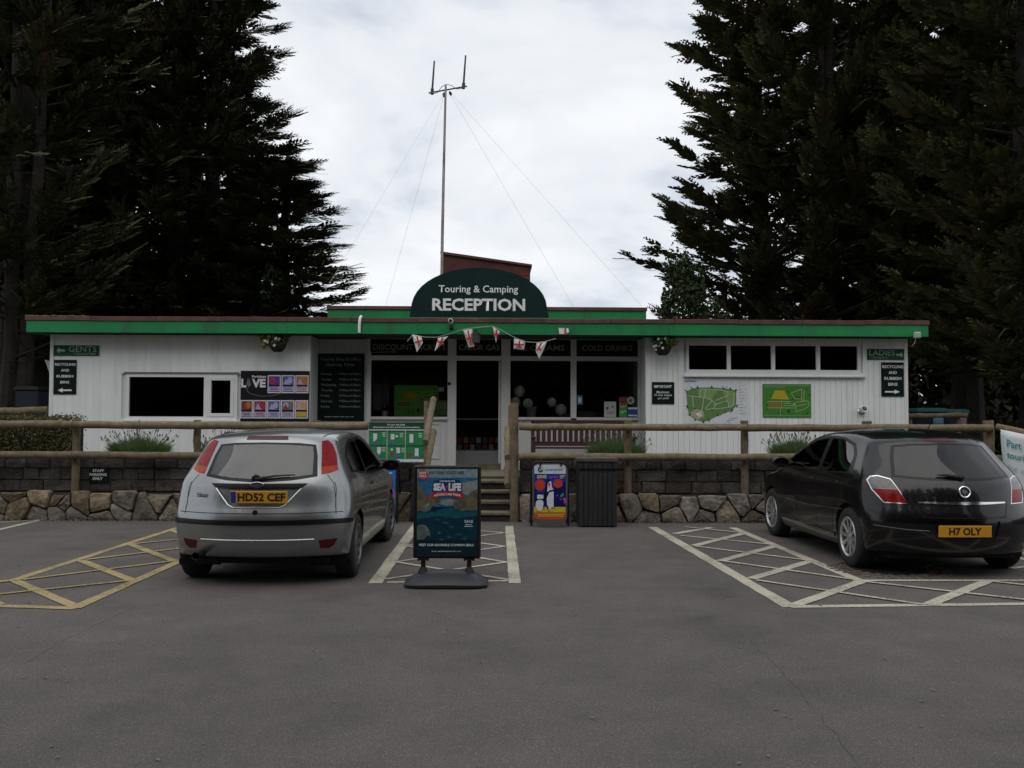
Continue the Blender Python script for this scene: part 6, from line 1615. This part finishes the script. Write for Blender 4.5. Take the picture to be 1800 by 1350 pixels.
# shelving with goods deep in the shop
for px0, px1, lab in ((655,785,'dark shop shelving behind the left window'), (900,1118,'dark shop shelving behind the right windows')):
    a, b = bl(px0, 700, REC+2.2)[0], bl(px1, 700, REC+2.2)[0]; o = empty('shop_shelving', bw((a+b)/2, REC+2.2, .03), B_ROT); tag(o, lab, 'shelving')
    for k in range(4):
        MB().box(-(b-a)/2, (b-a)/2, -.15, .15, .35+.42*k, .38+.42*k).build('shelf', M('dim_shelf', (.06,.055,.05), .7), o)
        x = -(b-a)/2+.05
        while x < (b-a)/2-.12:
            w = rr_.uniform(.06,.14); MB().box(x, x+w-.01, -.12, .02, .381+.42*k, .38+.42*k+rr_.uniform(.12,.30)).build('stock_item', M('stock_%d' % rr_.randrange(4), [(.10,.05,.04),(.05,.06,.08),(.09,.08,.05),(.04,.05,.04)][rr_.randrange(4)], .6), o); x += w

# ============================================================ hanging baskets
m_bask = M('dark_basket', (.016,.017,.010), .9, var=(30,.5), bump=(60,1)); m_bleaf = foliage_mat('basket_leaves', [(.08,.09,.018), (.16,.16,.03), (.24,.22,.04), (.32,.28,.07)]); m_blf2 = foliage_mat('basket_dark_leaves', [(.03,.05,.015), (.06,.09,.03), (.09,.12,.04), (.14,.16,.06)])
m_petal = M('white_petals', (.62,.60,.55), .6)
def basket(label, px, pyb, pyt, trail, seed):
    Y = -.24; x, z0 = bl(px, pyb, Y); z1 = bl(px, pyt, Y)[1]; o = empty('hanging_basket', bw(x, Y, z0), B_ROT); tag(o, label, 'hanging basket', 'hanging baskets under the eaves'); h = z1-z0; r = random.Random(seed)
    MB().lathe([(.001,0),(.07,.005),(.12,.05),(.155,.12),(.165,.155),(.15,.155),(.001,.14)], 20).build('bowl', m_bask, o, smooth=True)
    for k in range(3): MB().tube([(.16*math.cos(k*2.1), .16*math.sin(k*2.1), .15), (0, 0, h-.06)], .003, 4).build('chain', m_steel, o)
    MB().tube([(0, 0, h-.06), (0, 0, h), (0, -.06, h+.04), (0, -.17, h+.08)], .007, 6).build('bracket', m_rust, o)
    f = leafball(seed, 700, .26, .20, .17, .055, m_blf2, .9); q = link('foliage', f, o); q.location = (.02, 0, .11)
    if trail: q = link('trailing_foliage', leafball(seed+1, 420, .15, .13, .18, .06, m_bleaf, .95, name='trailing_foliage'), o); q.location = (-.20, -.03, .06)
    else: q = link('trailing_foliage', leafball(seed+1, 300, .15, .12, .10, .055, m_bleaf, .95, name='trailing_foliage'), o); q.location = (.13, -.03, .14)
    for k in range(9):
        a = r.uniform(3.5, 5.9); rr = r.uniform(.10,.21); c = (rr*math.cos(a)+(-.06 if trail and k < 5 else 0), rr*math.sin(a), r.uniform(.10,.30)); mb = MB()
        for j in range(5): t_ = j*1.257; mb.add([c, (c[0]+.022*math.cos(t_-.4), c[1]-.008, c[2]+.022*math.sin(t_-.4)), (c[0]+.028*math.cos(t_), c[1]-.012, c[2]+.028*math.sin(t_)), (c[0]+.022*math.cos(t_+.4), c[1]-.008, c[2]+.022*math.sin(t_+.4))], [(0,1,2,3)])
        mb.build('flower', m_petal, o)
basket('hanging basket with yellow trailing leaves left of the shop recess', 488, 619, 578, True, 3)
basket('hanging basket with white flowers right of the shop windows', 1165, 625, 583, False, 7)

# ============================================================ small fittings on the fascia and walls
def bwp(px, py, dy): x, z = bl(px, py, dy); return bw(x, dy, z)
o = empty('roof_vent_pipe', bwp(631.5, 585, -.45), B_ROT); tag(o, 'short white pipe hooked over the fascia left of the flags', 'pipe'); MB().tube([(.0,0,0),(.0,-.005,.14),(.012,0,.26),(.015,.08,.30),(.015,.2,.28)], .026, 10).build('pipe', m_upvc, o, smooth=True); MB().box(-.035, .035, -.0, .028, .05, .075).build('clip', m_black, o)
o = empty('security_camera', bwp(793, 573, -.45), B_ROT); tag(o, 'white security camera on the fascia below the arched sign', 'camera'); MB().tube([(0,.02,-.05),(0,-.08,-.045),(0,-.09,.0)], .016, 8).build('bracket', m_black, o, smooth=True); MB().lathe([(.001,-.16),(.035,-.16),(.042,-.15),(.042,.10),(.03,.12),(.001,.12)], 16, (0,-.1,.07), 'y').build('housing', m_upvc, o, smooth=True); MB().lathe([(.001,-.005),(.03,-.005),(.03,.01)], 14, (0,-.26,.07), 'y').build('lens', m_black, o); MB().ball((.01,-.08,-.05), .04, 10, 8).build('joint', m_black, o, smooth=True)
o = empty('wall_lantern', bwp(836, 596, -.45), B_ROT); tag(o, 'dark wall lantern hanging among the flags over the door', 'lantern'); m_lan = M('lantern_glass', (.07,.075,.08), .2)
MB().lathe([(.001,.14),(.04,.125),(.09,.09),(.095,.08)], 6).build('cap', m_black, o); MB().lathe([(.088,.08),(.075,-.06),(.05,-.075),(.001,-.08)], 6).build('glazing', m_lan, o); MB().tube([(0,.10,.12),(0,.0,.16),(0,0,.13)], .012, 6).build('bracket', m_black, o)
o = empty('floodlight', bwp(1610, 590, -.45), B_ROT); tag(o, 'beige sensor light at the right end of the fascia', 'light'); MB().box(-.055,.055,-.09,-.01,-.05,.06).build('housing', M('beige_plastic', (.50,.47,.36), .5), o, bevel=.01); MB().box(-.045,.045,-.094,-.0905,-.03,.04).build('lens', M('beige_lens', (.42,.40,.32), .3), o); MB().tube([(.0,.0,-.05),(-.02,.03,-.14),(-.03,.10,-.18)], .005, 5).build('cable', m_upvc, o)
o = empty('flue_vent', bwp(1514, 723, -.0), B_ROT); tag(o, 'round chrome flue vent on the right wall', 'vent'); MB().lathe([(.075,0),(.07,-.02),(.055,-.03),(.055,-.16),(.045,-.16),(.045,-.05),(.001,-.05)], 20, axis='y').build('flue', M('vent_chrome', (.55,.55,.55), .25, .9), o, smooth=True); o.rotation_euler = (R(-18), 0, B_ROT)
o = empty('junction_box', bwp(1526, 743, -.0), B_ROT); tag(o, 'small dark box low on the right wall beneath the vent', 'box'); MB().box(-.05,.05,-.05,0,-.02,.03).build('case', M('dark_brass', (.06,.05,.03), .5), o, bevel=.006); MB().box(-.03,.03,-.055,-.0505,-.008,.018).build('grille', m_black, o)
o = empty('roller_arm', bwp(652, 620, REC-.05), B_ROT); tag(o, 'grey folded awning arm at the left of the transom', 'awning arm'); MB().tube([(0,0,.28),(0,-.06,.05),(.02,-.07,0),(.42,-.07,.02)], .013, 6).build('arm', M('grey_arm', (.09,.09,.09), .5), o, smooth=True); MB().box(.42,.48,-.10,-.04,-.005,.05).build('end_bracket', MATS['grey_arm'], o)
# sign seen edge-on at the left corner
o = MB().prism([(-.10,.16),(.0,.14),(.0,-.14),(-.03,-.05)], 0, .006).build('corner_sign', M('corner_white', (.42,.43,.43), .5)); o.location = bwp(89, 648, .12); o.rotation_euler = (0, 0, R(25)); tag(o, 'small white sign jutting from the left corner of the building', 'sign')

# ============================================================ flags
m_flag = M('flag_white', (.62,.61,.60), .7); m_cross = M('flag_red', (.50,.03,.03), .7); m_str = M('bunting_cord', (.45,.45,.45), .8)
bu = empty('flag_bunting', bwp(840, 590, -.47), B_ROT); tag(bu, 'string of white flags with red crosses hanging over the shop front', 'bunting')
BI = (Matrix.Translation(bu.location) @ Matrix.Rotation(B_ROT, 4, 'Z')).inverted()
def bpnt(px, py, dy=-.46): return BI @ bwp(px, py, dy)
cord = [(716,600),(726,588),(745,592.5),(768,593),(790,587),(815,578.5),(828,577),(845,575),(866,573.5),(880,580),(902,592),(925,601),(943,602),(960,600),(977,595)]
MB().tube([bpnt(*c) for c in cord], .005, 5).build('cord', m_str, bu)
flags = [([(724,588),(741,592),(743,603),(733,619)], [(725.5,589),(733,609),(743,606),(727,600)]), ([(770,594),(788,591),(776,605),(764,617.5)], None), ([(814,580.5),(830,578),(834,609),(824,611)], None),
         ([(866,574),(879,583),(874,590),(872,603)], None), ([(903.5,595),(923,600),(921,615),(903,613)], None), ([(943,603),(962,599),(954,618),(948,631),(942,618)], None)]
for fl, _ in flags:
    c = Vector((sum(p[0] for p in fl)/len(fl), sum(p[1] for p in fl)/len(fl))); mb = MB()
    top = Vector(((fl[0][0]+fl[1][0])/2, (fl[0][1]+fl[1][1])/2)); low = Vector(fl[-1]) if len(fl) != 4 else (Vector(fl[2])+Vector(fl[3]))/2
    pts = [bpnt(p[0], p[1], -.46+.03*math.sin(i*2.1+p[0])) for i, p in enumerate(fl)]; ctr = bpnt(c.x, c.y, -.50)
    mb.add(pts+[ctr], [(i, (i+1) % len(pts), len(pts)) for i in range(len(pts))]); f = mb.build('flag', m_flag, bu); f.modifiers.new('thickness', 'SOLIDIFY').thickness = .003
    def band(p, q, w):
        p, q = Vector(p), Vector(q); d = (q-p).normalized(); n_ = Vector((-d.y, d.x))*w/2; m_ = MB(); ring = [p+n_, (p+q)/2+n_, q+n_, q-n_, (p+q)/2-n_, p-n_]
        m_.add([bpnt(v.x, v.y, -.512) for v in ring], [(0,1,4,5),(1,2,3,4)]); m_.build('flag_cross', m_cross, f)
    k = .88; band(c+(top-c)*k, c+(low-c)*.8, 3.0); sd_ = Vector((-(low-top).y, (low-top).x)).normalized(); wd = min(abs((Vector(fl[0])-c).dot(sd_)), abs((Vector(fl[1])-c).dot(sd_)))*.9; band(c+sd_*wd, c-sd_*wd, 3.0)
f = MB().add([bpnt(982,576.5,-.45), bpnt(999,577,-.45), bpnt(1000,584,-.48), bpnt(994,588,-.47), bpnt(983,587,-.46)], [(0,1,2,3,4)]).build('flag', m_flag, bu); f.modifiers.new('thickness', 'SOLIDIFY').thickness = .003
MB().add([bpnt(992,576.6,-.485), bpnt(995.5,576.8,-.485), bpnt(995.5,587.5,-.495), bpnt(992,588,-.495)], [(0,1,2,3)]).build('flag_cross', m_cross, f)

# ============================================================ radio mast
MY = 3.2
base = bwp(776, 520, MY); top = bwp(785, 148, MY)
ma = empty('radio_mast', base, B_ROT); tag(ma, 'tall thin radio mast with a two pronged aerial on the roof', 'mast')
MI = (Matrix.Translation(base) @ Matrix.Rotation(B_ROT, 4, 'Z')).inverted()
def mp_(px, py, dy=MY): return MI @ bwp(px, py, dy)
MB().tube([mp_(775.5, 545), mp_(777.5, 420), mp_(780, 300), mp_(783.5, 150)], [.034,.034,.030,.024], 10).build('pole', m_rust, ma, smooth=True)
MB().tube([mp_(753.5, 163.5), mp_(821, 151.5)], .017, 8).build('crossbar', M('dark_aerial', (.06,.06,.065), .5, .5), ma)
for a, b in (((759.5,163),(763.5,107)), ((814.5,153),(818.5,97.5))): MB().tube([mp_(*a), mp_(*b)], [.024,.017], 8).build('aerial_rod', MATS['dark_aerial'], ma); MB().tube([mp_(a[0], a[1]+3), mp_(a[0]+.5, a[1]-7)], .036, 8).build('aerial_clamp', MATS['dark_aerial'], ma)
MB().tube([mp_(762,165), mp_(769,163), mp_(776,153), mp_(784,148), mp_(793,150), mp_(803,156.5), mp_(812,156)], .007, 5).build('cable', m_black, ma)
m_guy = M('guy_wire', (.6,.6,.62), .5, .2)
for p, q, dy in (((781,163),(566,520),-.2), ((781,166),(676,545),3.8), ((790,161),(1128,538),2.45), ((790,163),(1020,560),5.5)):
    MB().tube([mp_(*p), mp_(q[0], q[1], dy)], .0022, 5).build('guy_wire', m_guy, ma)
    MB().tube([mp_(*p), mp_(p[0]+(q[0]-p[0])*.012, p[1]+(q[1]-p[1])*.012)], .02, 6).build('insulator', m_black, ma)

# ============================================================ bins and rails beside the building
def wheelie(px0, px1, pyt, Y, body, lid, label):
    a, b = at(px0, pyt, Y), at(px1, pyt, Y); w = b.x-a.x; h = a.z-TZ; o = empty('recycling_bin', ((a.x+b.x)/2, Y, TZ)); tag(o, label, 'bin')
    MB().add([(-w*.42,-.35,.08),(w*.42,-.35,.08),(w*.42,.35,.08),(-w*.42,.35,.08),(-w/2,-.45,h-.08),(w/2,-.45,h-.08),(w/2,.45,h-.08),(-w/2,.45,h-.08)], [(0,3,2,1),(4,5,6,7),(0,1,5,4),(1,2,6,5),(2,3,7,6),(3,0,4,7)]).build('body', body, o, bevel=.02)
    MB().prism([(-w/2-.02,h-.08),(w/2+.02,h-.08),(w/2,h-.02),(w*.3,h),(-w*.3,h),(-w/2,h-.02)], -.48, .48).build('lid', lid, o, bevel=.008)
    for sx_ in (-1, 1): MB().lathe([(.001,-.03),(.08,-.03),(.08,.03),(.001,.03)], 14, (sx_*w*.35, -.3, .08), 'x').build('wheel', m_black, o)
    return o, w, h
m_binb = M('dark_blue_bin', (.010,.012,.030), .5); m_binl = M('teal_lid', (.015,.12,.13), .4)
o1, w1_, h1_ = wheelie(1596, 1650, 717.5, 19.0, m_binb, m_binl, 'dark recycling bin with teal lid next to the right wall')
o2, w2_, h2_ = wheelie(1648, 1684, 719.5, 19.4, m_binb, m_binl, 'smaller recycling bin with teal lid further right')
MB().box(-.02, w1_*.30, -.475, -.465, h1_-.40, h1_-.13).build('label_panel', M('bin_label_blue', (.12,.26,.42), .5, var=(8,.4)), o1); MB().box(-.02+.0, .13, -.477, -.4755, h1_-.40, h1_-.30).build('label_panel', M('bin_label_green', (.09,.20,.07), .5), o1)
MB().box(.0, w2_*.36, -.475, -.465, h2_-.42, h2_-.14).build('label_panel', M('bin_label_pink', (.30,.18,.22), .5, var=(20,.5)), o2)
a, b = at(1592, 731, 18.3), at(1700, 730, 18.3); fence('bin_rail', 'brown rail in front of the recycling bins', [((a.x+.1, 18.36, TZ), (a.x+.1, 18.36, a.z+.05), .05), ((b.x-.15, 18.36, TZ), (b.x-.15, 18.36, b.z+.10), .05)], [((a.x, 18.3, a.z), (b.x, 18.3, b.z), .05)])
a, b = at(-40, 724, 17.6), at(89, 721, 17.6); fence('bin_rail', 'low brown rail left of the building end', [((a.x+.1, 17.66, TZ), (a.x+.1, 17.66, a.z+.05), .06), ((b.x-.6, 17.66, TZ), (b.x-.6, 17.66, b.z+.05), .06)], [((a.x, 17.6, a.z), (b.x-.05, 17.6, b.z), .07)])
wheelie(46, 87, 680, 19.6, M('navy_bin', (.008,.012,.022), .5), M('black_lid', (.012,.012,.012), .5), 'dark bin beside the left end of the building')
